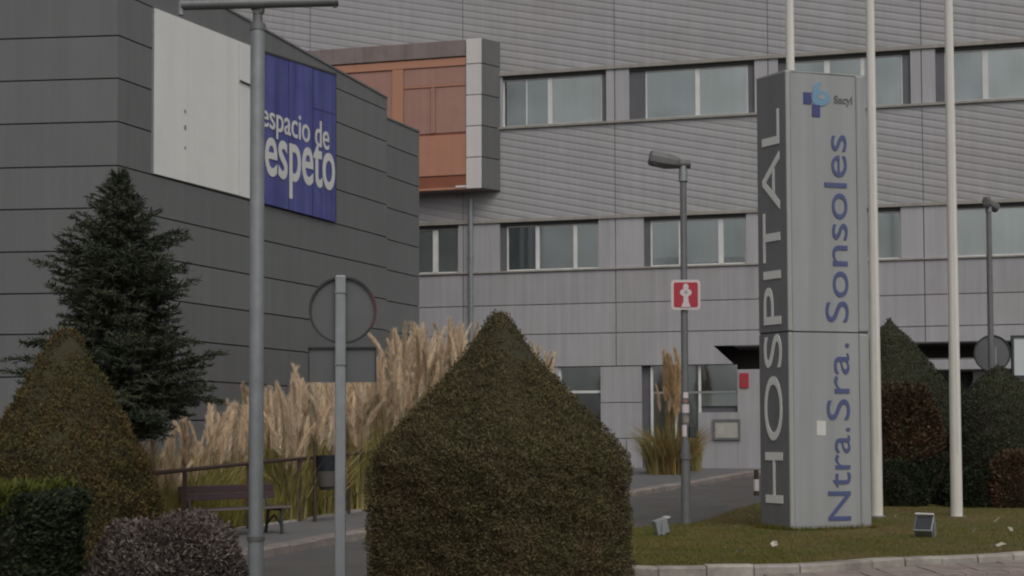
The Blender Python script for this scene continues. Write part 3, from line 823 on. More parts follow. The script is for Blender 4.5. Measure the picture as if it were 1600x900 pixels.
# keep the three base corners, vertical edges
tot = empty('hospital_totem', (cM.x, cM.y, cM.z), 0, 'tall grey prism sign reading HOSPITAL Ntra. Sra. Sonsoles on the lawn', 'sign')
Hm = topM - cM.z
pM, pR, pL = Vector((0, 0)), (cR - cM).xy, (cL - cM).xy
pB = pL + pR * .95
def inset(p, c, k): return c + (p - c) * k
cc = (pM + pR + pL + pB) / 4
FR = Frame(cM.x, cM.y, pR.x, pR.y); lenR = pR.length
FL = Frame(cL.x, cL.y, -pL.x, -pL.y); lenL = pL.length
mb = MB(); mb.plan([tuple(inset(p, cc, .975)) for p in (pM, pR, pB, pL)], -.05, Hm - .03); mb.build('core', M['joint'], tot)
def build_tot(frame, off, mbx, name, material, bevel=0.0):
    c, s = frame.ux, frame.uy
    mbx.v = [(x * c - y * s + off.x, x * s + y * c + off.y, z) for x, y, z in mbx.v]
    return mbx.build(name, material, tot, bevel=bevel)
z0 = 0.0
hs_ = at(1235, 518, cM.y).z - cM.z
ed_ = .10
for a, b in ((-.05, hs_ - .012), (hs_ + .012, Hm)):
    mb = MB(); mb.wb(.0, .085, a, b, -.05, .012); build_tot(FR, Vector((0, 0)), mb, 'corner_trim', M['mono_edge'], .02)
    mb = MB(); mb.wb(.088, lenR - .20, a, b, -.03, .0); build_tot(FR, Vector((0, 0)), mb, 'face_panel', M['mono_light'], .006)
    mb = MB(); mb.wb(lenR - .197, lenR, a, b, -.05, .016); build_tot(FR, Vector((0, 0)), mb, 'corner_trim', M['mono_light'], .03)
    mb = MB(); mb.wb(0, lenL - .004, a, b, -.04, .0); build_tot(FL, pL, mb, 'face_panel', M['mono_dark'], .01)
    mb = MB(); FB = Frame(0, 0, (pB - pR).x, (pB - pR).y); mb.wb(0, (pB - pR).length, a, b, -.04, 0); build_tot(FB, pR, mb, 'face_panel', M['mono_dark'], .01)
mb = MB(); mb.plan([tuple(inset(p, cc, 1.0)) for p in (pM, pR, pB, pL)], Hm - .028, Hm + .012); mb.build('top_plate', M['mono_edge'], tot)
mb = MB(); mb.plan([tuple(inset(p, cc, 1.04)) for p in (pM, pR, pB, pL)], -.15, .01); mb.build('footing', M['sidewalk'], tot)
FRz, FLz = cM.z, cM.z
_cc = [tuple((cc + (p_ - cc) * 1.06 + cM.xy)) for p_ in (pM, pR, pB, pL)]
tuft_ring(_cc, 3500, .10)
def ruR(px, py): u, v = FR.uv(px, py); return u, v - FRz
def ruL(px, py): u, v = FL.uv(px, py); return u, v - FLz
def tot_text(frame, off, body, q, material, bold, norm=None, w=.001):
    o = lettering('lettering', body, q, w, material, tot, .014, bold, norm)
    c, s = frame.ux, frame.uy
    for v in o.data.vertices:
        x, y, z = v.co; v.co = (x * c - y * s + off.x, x * s + y * c + off.y, z)
    return o
# reading bottom to top: start = bottom, text-up = to the left
ub0, ub1 = ruL(1221, 500)[0], ruL(1194, 500)[0]
vb0, vb1 = ruL(1209, 786)[1], ruL(1203, 173)[1]
tot_text(FL, pL, 'HOSPITAL', [(ub0, vb0), (ub0, vb1), (ub1, vb1), (ub1, vb0)], M['white_text'], -.004)
ub0, ub1 = ruR(1326, 500)[0], ruR(1289, 500)[0]
words = (('Ntra', 813, 680), ('.', 674, 668), ('Sra', 656, 552), ('.', 543, 536), ('Sonsoles', 503, 211))
for body, yb, yt_ in words:
    q0, q1 = ruR(1310, yb)[1], ruR(1310, yt_)[1]
    tot_text(FR, Vector((0, 0)), body, [(ub0, q0), (ub0, q1), (ub1, q1), (ub1, q0)], M['blue_text'], -.002, (-.01, .71))
# emblem
def tot_poly(pts, name, material, w=(.001, .014)):
    mb = MB(); mb.prism([ruR(*p) for p in pts], *w); return build_tot(FR, Vector((0, 0)), mb, name, material)
tot_poly([(1255, 144), (1267, 145), (1267.5, 163), (1255, 162)], 'emblem_square', M['logo_dark'])
tot_poly([(1268.5, 163.5), (1281, 164.5), (1281, 183), (1268.5, 182)], 'emblem_square', M['logo_dark'])
def blob(cx, cy, rx, ry, n=20, a0=0, a1=360): return [(cx + rx * math.cos(R(a0 + (a1 - a0) * k / n)), cy + ry * math.sin(R(a0 + (a1 - a0) * k / n))) for k in range(n if a1 - a0 == 360 else n + 1)]
tot_poly(blob(1282, 154, 14.5, 12), 'emblem_swirl', M['logo_light'])
tot_poly([(1269, 152), (1268.5, 143), (1271, 134), (1277, 128), (1283, 129), (1281, 133), (1279, 137), (1281, 143), (1286, 145)], 'emblem_swirl', M['logo_light'], (.001, .0165))
tot_poly(blob(1283, 152, 5, 3.8), 'emblem_dot', M['mono_light'], (.014, .019))
vl = ruR(1303, 165); vr = ruR(1331, 167); vtl = ruR(1303, 149); vtr = ruR(1331, 151)
tot_text(FR, Vector((0, 0)), 'Sacyl', [vl, vr, vtr, vtl], M['galv_d'], .01)
tot_poly([(1276, 657), (1290, 658), (1290, 681), (1276, 680)], 'sticker', M['sign_sticker'], (.001, .008))

# ================================================================== FLAGPOLES
for px, py, side, rt in ((1243, 806, 0, .13), (1370.5, 807, 1, .135), (1495, 808, 2, .135)):
    b = ground(px, py, .1)
    lab = ['white flagpole rising from behind the grey prism sign', 'white flagpole right beside the grey prism sign, middle of three',
           'white flagpole standing alone on the lawn, rightmost of three'][side]
    r = empty('flagpole', b, 0, lab, 'flagpole', 'white flagpoles on the lawn')
    mb = MB(); mb.tube((0, 0, -.1), (0, 0, 12.5), rt * .83, .07, 20); mb.build('pole', M['flagpole'], r, smooth=True)
    mb = MB(); mb.tube((0, 0, -.02), (0, 0, .02), .17, n=20); mb.build('base_plate', M['galv'], r)
    mb = MB()
    for k in range(6): mb.tube((.0, -.12, 1.2 + k * 1.9), (.0, -.12, 1.2 + (k + 1) * 1.9), .004, n=5)
    mb.build('halyard', M['flagpole'], r)

# ================================================================== LAMPS, SIGNS
# near lamp post, left
yb = 13.7
b = at(401, 500, yb); b.z = 0.02
lp = empty('street_lamp', b, 0, 'near galvanised lamp post with a horizontal crossarm, in front of the blue banner', 'lamp post')
zj = at(401, 42, yb).z; zr = at(401, 843, yb).z
mb = MB(); mb.tube((0, 0, zr), (0, 0, zj), .070, n=20); mb.build('pole', M['galv'], lp, smooth=True)
mb = MB(); mb.tube((0, 0, 0), (0, 0, zr - .01), .076, n=20); mb.build('pole_base', M['galv'], lp, smooth=True)
mb = MB(); mb.tube((0, 0, zr - .03), (0, 0, zr + .012), .086, n=20); mb.build('collar', M['lamp_head'], lp, smooth=True)  # ring coloured dark to stand in for the shadow gap beneath it
mb = MB(); mb.tube((0, 0, zj), (0, 0, zj + 1.0), .048, n=16); mb.build('upper_pole', M['galv_d'], lp, smooth=True)
mb = MB(); mb.tube((0, 0, zj - .06), (0, 0, zj + .01), .078, n=20); mb.build('collar', M['galv_d'], lp, smooth=True)
a, c = at(283, 8, yb - .2) - b, at(528, 2, yb + .1) - b
arm = MB(); arm.tube(a, c, .050, n=12); ar = arm.build('crossarm', M['galv_d'], lp, smooth=True)
mb = MB(); e = a.copy(); mb.tube((e.x, e.y, e.z - .10), (e.x, e.y, e.z + .5), .028, n=10); mb.build('bracket', M['galv'], ar, smooth=True)
mb = MB(); e = c.copy(); mb.tube((e.x - .03, e.y, e.z - .06), (e.x - .03, e.y, e.z + .5), .022, n=10); mb.build('bracket', M['galv_d'], ar, smooth=True)
for s_ in (-1, 1):
    mb = MB(); mb.tube((0, -.05, a.z * .5 + c.z * .5 + s_ * .04), (0, .05, a.z * .5 + c.z * .5 + s_ * .04), .062, n=12); mb.build('clamp', M['galv_d'], ar)
# traffic sign seen from behind
ys_ = 12.6
b = at(532, 600, ys_); b.z = .02
sg = empty('traffic_sign', b, 0, 'round traffic sign with rectangular plate below seen from behind on grey post', 'sign')
zt, zc, zp0, zp1 = (at(535, y, ys_).z - b.z for y in (430, 484, 597, 544))
mb = MB(); mb.box(-.048, .048, -.03, .03, -.05, zt); mb.build('post', M['galv'], sg, bevel=.015)
def disc(mb_, cx, cy, cz, r, t, n=48): mb_.tube((cx, cy, cz), (cx, cy + t, cz), r, n=n)
mb = MB(); disc(mb, .015, .05, zc, .298, .004); mb.build('round_plate', M['sign_back'], sg)
def ring(mb_, cx, cy, cz, r0, r1, y0, y1, a0, a1, n=40):
    vs, fs = [], []
    for k in range(n + 1):
        t = R(a0 + (a1 - a0) * k / n)
        for r_, y in ((r0, y0), (r1, y0), (r1, y1), (r0, y1)): vs.append((cx + r_ * math.cos(t), cy + y, cz + r_ * math.sin(t)))
    for k in range(n):
        for j in range(4): fs.append((k * 4 + j, k * 4 + (j + 1) % 4, (k + 1) * 4 + (j + 1) % 4, (k + 1) * 4 + j))
    fs += [(3, 2, 1, 0), tuple(n * 4 + j for j in range(4))]
    mb_.add(vs, fs)
mb = MB(); ring(mb, .015, 0, zc, .286, .305, .022, .058, 35, 325); rm = mb.build('rim', M['sign_rim'], sg)
mb = MB(); ring(mb, .015, 0, zc, .286, .305, .022, .058, -34.5, 34.5); mb.build('rim', M['sign_rim_red'], sg)
hw = 52 / FPX * ys_
mb = MB(); mb.wb(-hw + .01, hw + .01, zp0, zp1, -.054, -.05); mb.build('lower_plate', M['sign_back'], sg)
mb = MB(); mb.wb(-hw + .01, hw + .01, zp1, zp1 + .015, -.054, -.025); mb.wb(-hw + .0, -hw + .01, zp0, zp1 + .015, -.054, -.03); mb.wb(hw + .01, hw + .02, zp0, zp1 + .015, -.054, -.03)
mb.build('lower_plate_rim', M['sign_rim'], sg)
for zz in (zc + .15, (zp0 + zp1) / 2):
    mb = MB(); mb.wb(-.052, .052, zz - .01, zz + .01, -.049, .034); mb.build('clamp', M['galv_d'], sg, bevel=.004)

# mid lamp with tourist sign
b = ground(1072, 820, .1); yb = b.y
ml = empty('street_lamp', b, 0, 'grey lamp post with red pictogram sign and small stickers beside the grey prism sign', 'lamp post', None)
zt = at(1070, 262, yb).z - b.z
mb = MB(); mb.tube((0, 0, -.05), (0, 0, zt * .23), .085, .080, 16); mb.tube((0, 0, zt * .23), (0, 0, zt), .066, .058, 16); mb.build('pole', M['galv_d'], ml, smooth=True)
zc_ = at(1072, 713, yb).z - b.z
mb = MB(); mb.tube((0, 0, zc_ - .05), (0, 0, zc_ + .06), .10, n=16); mb.build('collar', M['galv_d'], ml, smooth=True)
k_ = yb / FPX
def head_profile(p0, p1, up, wid, hgt):
    """lozenge lamp head: tapered hexagonal section along p0-p1"""
    m_ = MB(); p0, p1 = Vector(p0), Vector(p1); d = (p1 - p0).normalized(); s = Vector((-d.y, d.x, 0)).normalized(); upv = s.cross(d) * -1
    if upv.z < 0: upv = -upv
    rings = []
    for t, ws, hs2 in ((0, .55, .75), (.06, .85, 1), (.55, 1, 1), (.85, .8, .7), (1, .4, .45)):
        c_ = p0 + (p1 - p0) * t
        rings.append([c_ + s * wid * ws * a + upv * hgt * hs2 * b2 for a, b2 in ((-1, -.35), (-.55, -.6), (.55, -.6), (1, -.35), (1, .1), (.6, .5), (-.6, .5), (-1, .1))])
    vs = [tuple(v) for r_ in rings for v in r_]; fs = []
    for i in range(4):
        for j in range(8): fs.append((i * 8 + j, i * 8 + (j + 1) % 8, (i + 1) * 8 + (j + 1) % 8, (i + 1) * 8 + j))
    fs += [tuple(range(7, -1, -1)), tuple(32 + j for j in range(8))]
    m_.add(vs, fs); return m_
h0 = at(1014, 245, yb) - b; h1 = at(1066, 256, yb) - b
hd = head_profile(h0, h1, 1, .13, .24).build('lamp_head', M['lamp_head'], ml, bevel=.01)
mb = MB(); mb.wb(h0.x + .08, h1.x - .12, h0.z - .15, h0.z - .125, -.09, .09); mb.build('lamp_glass', M['galv_d'], hd)
mb = MB(); q = at(1070, 257, yb) - b; mb.tube((q.x - .14, 0, q.z + .01), (q.x + .10, 0, q.z), .085, .075, 12); mb.build('head_clamp', M['lamp_head'], ml, smooth=True)
mb = MB(); mb.tube((0, 0, zt - .25), (0, 0, zt + .04), .085, .070, 12); mb.build('head_socket', M['galv'], ml, smooth=True)
def rrect(cx, cz, w, h, r, n=6):
    pts = []
    for sx, sz, a in ((1, 1, 0), (-1, 1, 90), (-1, -1, 180), (1, -1, 270)):
        for k in range(n + 1):
            t = R(a + 90 * k / n); pts.append((cx + sx * (w - r) + r * math.cos(t), cz + sz * (h - r) + r * math.sin(t)))
    return pts
c_ = at(1070.5, 461.5, yb) - b
s_w = 22.8 * k_
tb = MB(); tb.prism(rrect(c_.x, c_.z, s_w, s_w * 1.03, .06), .085, .10); sb = tb.build('tourist_sign', M['sign_white'], ml)
mb = MB(); mb.prism(rrect(c_.x, c_.z, s_w - .045, s_w * 1.03 - .045, .035), .10, .106); mb.build('red_field', M['red'], sb)
def px_poly(pts, w0, w1, name, mt):
    m_ = MB(); m_.prism([((x - 1070.5) * k_ + c_.x, (461.5 - y) * k_ + c_.z) for x, y in pts], w0, w1); return m_.build(name, mt, sb)
px_poly(blob(1070.5, 449, 4.2, 5.2), .106, .114, 'figure_head', M['sign_white'])
px_poly(blob(1070.5, 458, 9.2, 6.2), .106, .112, 'figure_arms', M['sign_white'])
px_poly([(1067, 462), (1074, 462), (1074.5, 472), (1078, 481), (1063, 481), (1066.5, 472)], .106, .116, 'figure_body', M['sign_white'])
px_poly(blob(1070.7, 457.5, 2.0, 2.6), .112, .118, 'figure_dot', M['galv'])
mb = MB(); mb.wb(-.09, .09, c_.z - .25, c_.z - .20, -.07, .084); mb.wb(-.09, .09, c_.z + .20, c_.z + .25, -.07, .084); mb.build('sign_clamp', M['galv_d'], ml)
for (x0, x1, y0, y1, mt) in ((1067, 1075, 613, 622, 'sign_white'), (1066, 1076, 626, 628, 'orange'), (1065.5, 1077, 632, 645, 'sign_white'), (1066, 1076, 650, 660, 'kerb_w'), (1065.5, 1072, 664, 682, 'sign_white')):
    p0, p1 = at(x0, y1, yb) - b, at(x1, y0, yb) - b
    m_ = MB(); n_ = 6; rr_ = .068 if y0 < 640 else .084
    rr_ = .070
    for k in range(n_):
        xa, xb = p0.x + (p1.x - p0.x) * k / n_, p0.x + (p1.x - p0.x) * (k + 1) / n_
        ya, yb2 = (-math.sqrt(max(rr_ ** 2 - min(x_ ** 2, rr_ ** 2), 0)) - .001 for x_ in (xa, xb))
        m_.add([(xa, ya, p0.z), (xb, yb2, p0.z), (xb, yb2, p1.z), (xa, ya, p1.z), (xa, ya + .01, p0.z), (xb, yb2 + .01, p0.z), (xb, yb2 + .01, p1.z), (xa, ya + .01, p1.z)],
               [(0, 1, 2, 3), (7, 6, 5, 4), (0, 4, 5, 1), (3, 2, 6, 7), (0, 3, 7, 4), (1, 5, 6, 2)])
    m_.build('sticker', M[mt], ml)
q0, q1 = at(1077, 692, yb) - b, at(1087, 665, yb) - b
mb = MB(); mb.box(q0.x, q1.x, -.08, .06, q0.z + .09, q1.z); mb.build('control_box', M['black'], ml, bevel=.01)

# right lamp with two heads
b = at(1551, 700, 33.0); b.z = G(33) + .1; yb = 33.0
rl = empty('street_lamp', b, 0, 'slim grey lamp post with two short lamp heads near the right edge', 'lamp post')
zt = at(1547, 318, yb).z - b.z
mb = MB(); mb.tube((0, 0, -.05), (0, 0, zt * .3), .095, .085, 14); mb.tube((0, 0, zt * .3), (0, 0, zt), .075, .062, 14); mb.build('pole', M['galv_d'], rl, smooth=True)
h0, h1 = at(1536, 317, yb) - b, at(1545, 318, yb) - b
head_profile(Vector((h0.x - .02, -.25, h0.z)), Vector((0, 0, h1.z + .03)), 1, .10, .22).build('lamp_head', M['lamp_head'], rl)
h0 = at(1561, 323, yb) - b
head_profile(Vector((h0.x, .1, h0.z - .03)), Vector((0, 0, h0.z + .1)), 1, .10, .18).build('lamp_head', M['lamp_head'], rl)
mb = MB(); mb.tube((0, 0, zt - .2), (0, 0, zt + .15), .08, .05, 12); mb.build('head_socket', M['galv'], rl, smooth=True)
# right round sign from behind
b = at(1556, 700, 33.6); b.z = G(33.6) + .1; kk = 33.6 / FPX
sg = empty('traffic_sign', b, 0, 'round traffic sign seen from behind near the right edge, above a dome shaped shrub', 'sign')
zc = at(1552, 552, 33.6).z - b.z
mb = MB(); mb.tube((.02, 0, 0), (.02, 0, zc + .15), .035, n=10); mb.build('post', M['galv'], sg)
mb = MB(); disc(mb, -.03, .06, zc, 28 * kk, .01); mb.build('round_plate', M['sign_back'], sg)
mb = MB(); ring(mb, -.03, 0, zc, 27.5 * kk, 29 * kk, .03, .075, 0, 360, 48); mb.build('rim', M['sign_rim'], sg)
# white board with dark frame, right edge
b = at(1612, 700, 31.5); b.z = G(31.5) + .1; kk = 31.5 / FPX
ib = empty('information_board', b, 0, 'white board in a dark frame at the right edge of the picture', 'sign board')
za, zb_ = at(1600, 590, 31.5).z - b.z, at(1600, 524, 31.5).z - b.z; w_ = 29 * kk
mb = MB(); mb.wb(-w_, w_, za + .05, zb_ - .05, -.03, .0); mb.build('board', M['board'], ib)
mb = MB(); mb.wb(-w_, w_, zb_ - .05, zb_, -.04, .03); mb.wb(-w_, w_, za, za + .05, -.04, .03); mb.wb(-w_, -w_ + .05, za + .05, zb_ - .05, -.04, .03); mb.wb(w_ - .05, w_, za + .05, zb_ - .05, -.04, .03); mb.build('frame', M['black'], ib)
for s_ in (-1, 1):
    mb = MB(); mb.tube((s_ * (w_ - .12), .05, -.05), (s_ * (w_ - .12), .05, zb_ - .1), .035, n=10); mb.build('post', M['black'], ib)

# bollard just left of the totem
b = ground(1182, 774, 0)
bo = empty('bollard', b, R(0), 'small dark bollard with a white band half hidden behind the grey prism sign', 'bollard')
kk = b.y / FPX
mb = MB(); mb.tube((0, 0, -.02), (0, 0, 40 * kk), .065, .055, 14); mb.build('post', M['rail'], bo, smooth=True)
mb = MB(); mb.tube((0, 0, 7 * kk), (0, 0, 25 * kk), .071, .068, 14); mb.build('white_band', M['sign_white'], bo, smooth=True)

# ground floodlights
def floodlight(px, py, rz, tilt_, w, h, label):
    b = ground(px, py, .1); r = empty('floodlight', b, rz, label, 'floodlight', 'floodlights on the lawn')
    w *= .95
    m_ = MB(); m_.box(-w * .5, w * .5, -.02, .02, 0, .02); m_.box(-w * .55, -w * .5, -.03, .03, 0, h * .75); m_.box(w * .5, w * .55, -.03, .03, 0, h * .75); m_.build('bracket', M['galv'], r)
    T_ = Matrix.Translation((0, 0, h * .55)) @ Matrix.Rotation(tilt_, 4, 'X')
    m_ = MB(); m_.plan([(-w / 2, -.10), (w / 2, -.10), (w * .42, .12), (-w * .42, .12)], -h / 2, h / 2); m_.v = [tuple(T_ @ Vector(v)) for v in m_.v]; hb = m_.build('housing', M['galv'], r, bevel=.01)
    m_ = MB(); m_.box(-w * .43, w * .43, -.112, -.10, -h * .40, h * .40); m_.v = [tuple(T_ @ Vector(v)) for v in m_.v]; m_.build('lamp_glass', M['black'], hb)
    m_ = MB(); m_.box(-w * .5, w * .5, -.16, -.10, h * .42, h * .5); m_.v = [tuple(T_ @ Vector(v)) for v in m_.v]; m_.build('hood', M['corner'], hb)
floodlight(1446, 839, R(-32), R(-38), .30, .29, 'boxy floodlight with black glass on the lawn right of the grey prism sign')
floodlight(1033, 835, R(115), R(-15), .16, .24, 'small grey floodlight seen side on at the left end of the lawn')

# fallen leaves on the lawn
lm = bpy.data.meshes.new('fallen_leaf')
lm.from_pydata([(0, -.06, .0), (.045, -.01, .02), (.03, .05, .012), (0, .07, .03), (-.035, .045, .008), (-.045, -.01, .025), (0, 0, .0)], [],
               [(0, 1, 6), (1, 2, 6), (2, 3, 6), (3, 4, 6), (4, 5, 6), (5, 0, 6)])
lm.materials.append(M['leaf'])
LP = [(1404, 780), (1400, 806), (1512, 771), (1540, 788), (1552, 854), (1565, 852), (1522, 830), (1578, 827), (1577, 801), (1533, 763), (1543, 771),
      (1440, 784), (1500, 800), (1559, 812), (1475, 843), (1131, 857), (1157, 861), (1150, 847), (1142, 809), (1210, 850), (1172, 806), (1588, 764),
      (1378, 790), (1596, 785), (1461, 772), (1585, 775)]
for px, py in LP:
    o = bpy.data.objects.new('fallen_leaf', lm); COL.objects.link(o); p = ground(px, py, .175); o.location = p
    o.rotation_euler = (random.uniform(-.8, -.2), random.uniform(-.4, .4), random.uniform(0, 6.28)); o.scale = (random.uniform(.7, 1.25),) * 3
    tag(o, 'pale dry leaf lying on the lawn', 'leaf', 'pale fallen leaves scattered on the lawn')

# ================================================================== RAILING, BENCH, BIN
RB = [(180, 858, 747), (235, 850, 740), (288, 842, 734.5), (388, 828, 724), (468, 816.5, 716.5), (545, 803, 710), (610, 792, 704), (690, 779, 700)]
pts = []
for px, yb_, yt_ in RB:
    p = ground(px, yb_, .12); z = at(px, yt_, p.y).z; pts.append((p, z))
r0 = pts[4][0]
rg = empty('railing', r0, 0, 'low brown metal railing along the pavement in front of the pampas grass', 'railing')
mb = MB()
for (p, z), (q, z2) in zip(pts, pts[1:]):
    a, c = Vector((p.x, p.y, z)) - r0, Vector((q.x, q.y, z2)) - r0
    mb.tube(a, c, .034, n=10)
mb.build('handrail', M['rail'], rg, smooth=True)
for p, z in pts[1:]:
    a = p - r0; mb = MB(); mb.box(a.x - .03, a.x + .03, a.y - .03, a.y + .03, a.z - .05, z - r0.z); mb.build('post', M['rail'], rg)
# pale edging strip at the foot
mb = MB()
for (p, z), (q, z2) in zip(pts, pts[1:]):
    d = (q - p).normalized(); nn = Vector((-d.y, d.x, 0)) * .1
    vs = [p + nn * .3, p + nn * 1.6, q + nn * 1.6, q + nn * .3]
    mb.add([(v.x, v.y, v.z - .05) for v in vs] + [(v.x, v.y, v.z + .05) for v in vs], [(4, 5, 6, 7), (0, 4, 7, 3), (1, 2, 6, 5)])
tag(mb.build('edging', M['kerb_w']), kind='structure')
# litter bin on its own post
b = ground(492, 816, .12); kk = b.y / FPX
lbn = empty('litter_bin', b, R(8), 'litter bin with dark blue upper half hanging on a brown post by the railing', 'litter bin')
mb = MB(); mb.tube((0, 0, -.03), (0, 0, 126 * kk), .035, n=10); mb.build('post', M['rail'], lbn)
cx = 19 * kk
mb = MB(); mb.tube((cx, 0, 56 * kk), (cx, 0, 80 * kk), .17, .19, 20); mb.build('bin_body', M['binbody'], lbn, smooth=True)
mb = MB(); mb.tube((cx, 0, 80 * kk), (cx, 0, 104 * kk), .195, .215, 20, True); mb.build('bin_hood', M['binblue'], lbn, smooth=True)
mb = MB(); mb.box(0, cx, -.02, .02, 70 * kk, 73 * kk); mb.box(0, cx, -.02, .02, 92 * kk, 95 * kk); mb.build('bracket', M['rail'], lbn)
mb = MB(); mb.tube((cx, 0, 50 * kk), (cx, 0, 56 * kk), .10, .16, 16); mb.build('bin_bottom', M['binbody'], lbn)

# bench
b = ground(369, 837, .12); b0_ = b.copy(); kk = b.y / FPX
bn = empty('park_bench', b, R(44), 'park bench with dark purplish boards and black iron legs by the railing', 'bench')
L2 = .88
for i, (z_, y_) in enumerate(((.74, .27), (.624, .24))):
    mb = MB(); mb.box(-L2, L2, y_ - .018, y_ + .018, z_ - .056, z_ + .056); mb.build('back_slat', M['wood'], bn, bevel=.008)
for i in range(4):
    mb = MB(); mb.box(-L2, L2, -.26 + i * .115, -.155 + i * .115, .415, .45); mb.build('seat_slat', M['woodlite'] if i == 0 else M['wood'], bn, bevel=.008)
for s_ in (-1, 1):
    x_ = s_ * (L2 - .16)
    mb = MB()
    prof_ = [((-.22, 0), (-.20, .40)), ((.24, 0), (.16, .41))]
    for (y0, z0_), (y1, z1_) in prof_: mb.tube((x_, y0, z0_), (x_, y1, z1_), .028, .024, 8)
    mb.tube((x_, -.25, .40), (x_, .20, .40), .026, n=8); mb.tube((x_, .18, .40), (x_, .31, .80), .024, n=8)
    mb.tube((x_, -.20, .15), (x_, 0, .30), .018, n=6); mb.tube((x_, 0, .30), (x_, .2, .15), .018, n=6)
    mb.build('leg', M['black'], bn)

# ================================================================== PAMPAS BANK
ox = []
for i, (p, z) in enumerate(pts):
    ox.append(p)
rows = []
nn = Vector((-.93, .36, 0))
for p in [ox[0] + Vector((-1.6, -6, 0))] + ox + [ox[-1] + Vector((3.0, 5.5, .1)), ox[-1] + Vector((5.0, 8.5, .15))]:
    rr_ = []
    for t, h in ((.17, -.02), (.6, .08), (1.5, .22), (3.0, .35), (6.0, .45)):
        q = p + nn * t; rr_.append((q.x, q.y, p.z + h))
    rows.append(rr_)
strip_sheet('grassy_bank', rows, M['soil'])
def bank_pt(px, Y, out=None):
    """a point at picture column px and distance Y, with a ground height"""
    p = at(px, 600, Y)
    # signed distance from the railing line
    best = 9; bz = .2
    for a, c in zip(ox, ox[1:]):
        d = (c - a).xy; t = max(0, min(1, (p.xy - a.xy).dot(d) / d.length_squared)); q = a.xy + d * t
        if (p.xy - q).length < best: best = (p.xy - q).length; bz = a.z + (c.z - a.z) * t
    p.z = bz + min(.3, .14 * best); return p
# long grass of the bank along the railing: blades in arcs
n = 34000
segi = RNG.integers(0, len(ox) - 1, n); t = RNG.random(n); off = .2 + RNG.random(n) ** 1.2 * 1.9
A_ = np.array([tuple(p) for p in ox]); P = A_[segi] * (1 - t[:, None]) + A_[segi + 1] * t[:, None]
P += np.array([-.93, .36, 0]) * off[:, None]; P[:, 2] += .02 + .1 * off
D = unit(np.stack([RNG.normal(size=n) * .20, RNG.normal(size=n) * .20, np.ones(n)], 1))
cl = lump(P, 2.2, 9)
tag(leaf_mesh('tall_grass', P, D, (.45 + .75 * RNG.random(n) * np.clip(off, .3, 1)) * (1 + .3 * cl), .020 + .012 * RNG.random(n), M['reed_g'], None,
              np.clip(.5 + .3 * cl + RNG.normal(size=n) * .2, 0, 1)), 'tall green and straw coloured grass growing behind the brown railing', 'grass', kind='stuff')

def plume_mesh(seed, droop, material, width=1.0):
    r = np.random.default_rng(seed); n = 620
    s = r.random(n) ** .9
    ax = np.stack([droop * s ** 2 * .5, np.zeros(n), s], 1)
    th = r.random(n) * 6.28
    rad = .095 * width * np.sin(np.clip(s * 1.05 + .12, 0, 1) * math.pi) ** .7
    out = np.stack([np.cos(th), np.sin(th), np.zeros(n)], 1)
    C = ax + out * (rad * r.random(n) * .35)[:, None]
    D = unit(out * .34 + np.array([droop * .8, 0, 1.0]) + r.normal(size=(n, 3)) * .15)
    o = leaf_mesh('plume', C, D, .25 * (1.08 - s * .45) * r.uniform(.5, 1.3, n), .014, material, None, r.random(n))
    me = o.data; bpy.data.objects.remove(o); return me
PL = [plume_mesh(i, d, M['plume'], w) for i, (d, w) in enumerate(((.1, 1), (.5, .8), (.9, .9), (.25, 1.15), (.7, 1.0)))]
PLO = [plume_mesh(20 + i, d, M['plume_o'], w) for i, (d, w) in enumerate(((.1, 1.9), (.35, 1.7)))]
def reeds(seed, n=420, spread=.55, mt='reed'):
    r = np.random.default_rng(seed); Cs, Ds, Ls, Ws, Ts = [], [], [], [], []
    th = r.random(n) * 6.28; lean = r.random(n) ** 1.2 * spread; L = r.uniform(.45, .95, n)
    base = np.stack([np.cos(th) * .16 * r.random(n), np.sin(th) * .16 * r.random(n), np.zeros(n)], 1)
    hd = np.stack([np.cos(th), np.sin(th), np.zeros(n)], 1)
    segs, prev = 3, base; tn = r.random(n)
    for k in range(segs):
        D = unit(hd * (lean * (k + .4) * .75)[:, None] + np.array([0, 0, 1.0 - .0 * k]))
        Ln = L / segs * 1.02
        Cs.append(prev); Ds.append(D); Ls.append(Ln * (1.25 if k < 2 else 1)); Ws.append(np.full(n, .014 - .003 * k)); Ts.append(tn)
        prev = prev + D * (L / segs)[:, None]
    C, D, L, W = (np.concatenate(x) for x in (Cs, Ds, Ls, Ws))
    o = leaf_mesh('reeds', C, D, L, W, M[mt], None, np.concatenate(Ts)); me = o.data; bpy.data.objects.remove(o); return me
RE = [reeds(40 + i) for i in range(3)]
REO = reeds(60, 520, .7, 'reed_o')
STM = MB(); STM.tube((0, 0, 0), (0, 0, 1), .006, .004, 5, False)
stm_me = STM.build('stalk', M['reed']).data
bpy.data.objects.remove([o for o in SC.objects if o.data == stm_me][0])
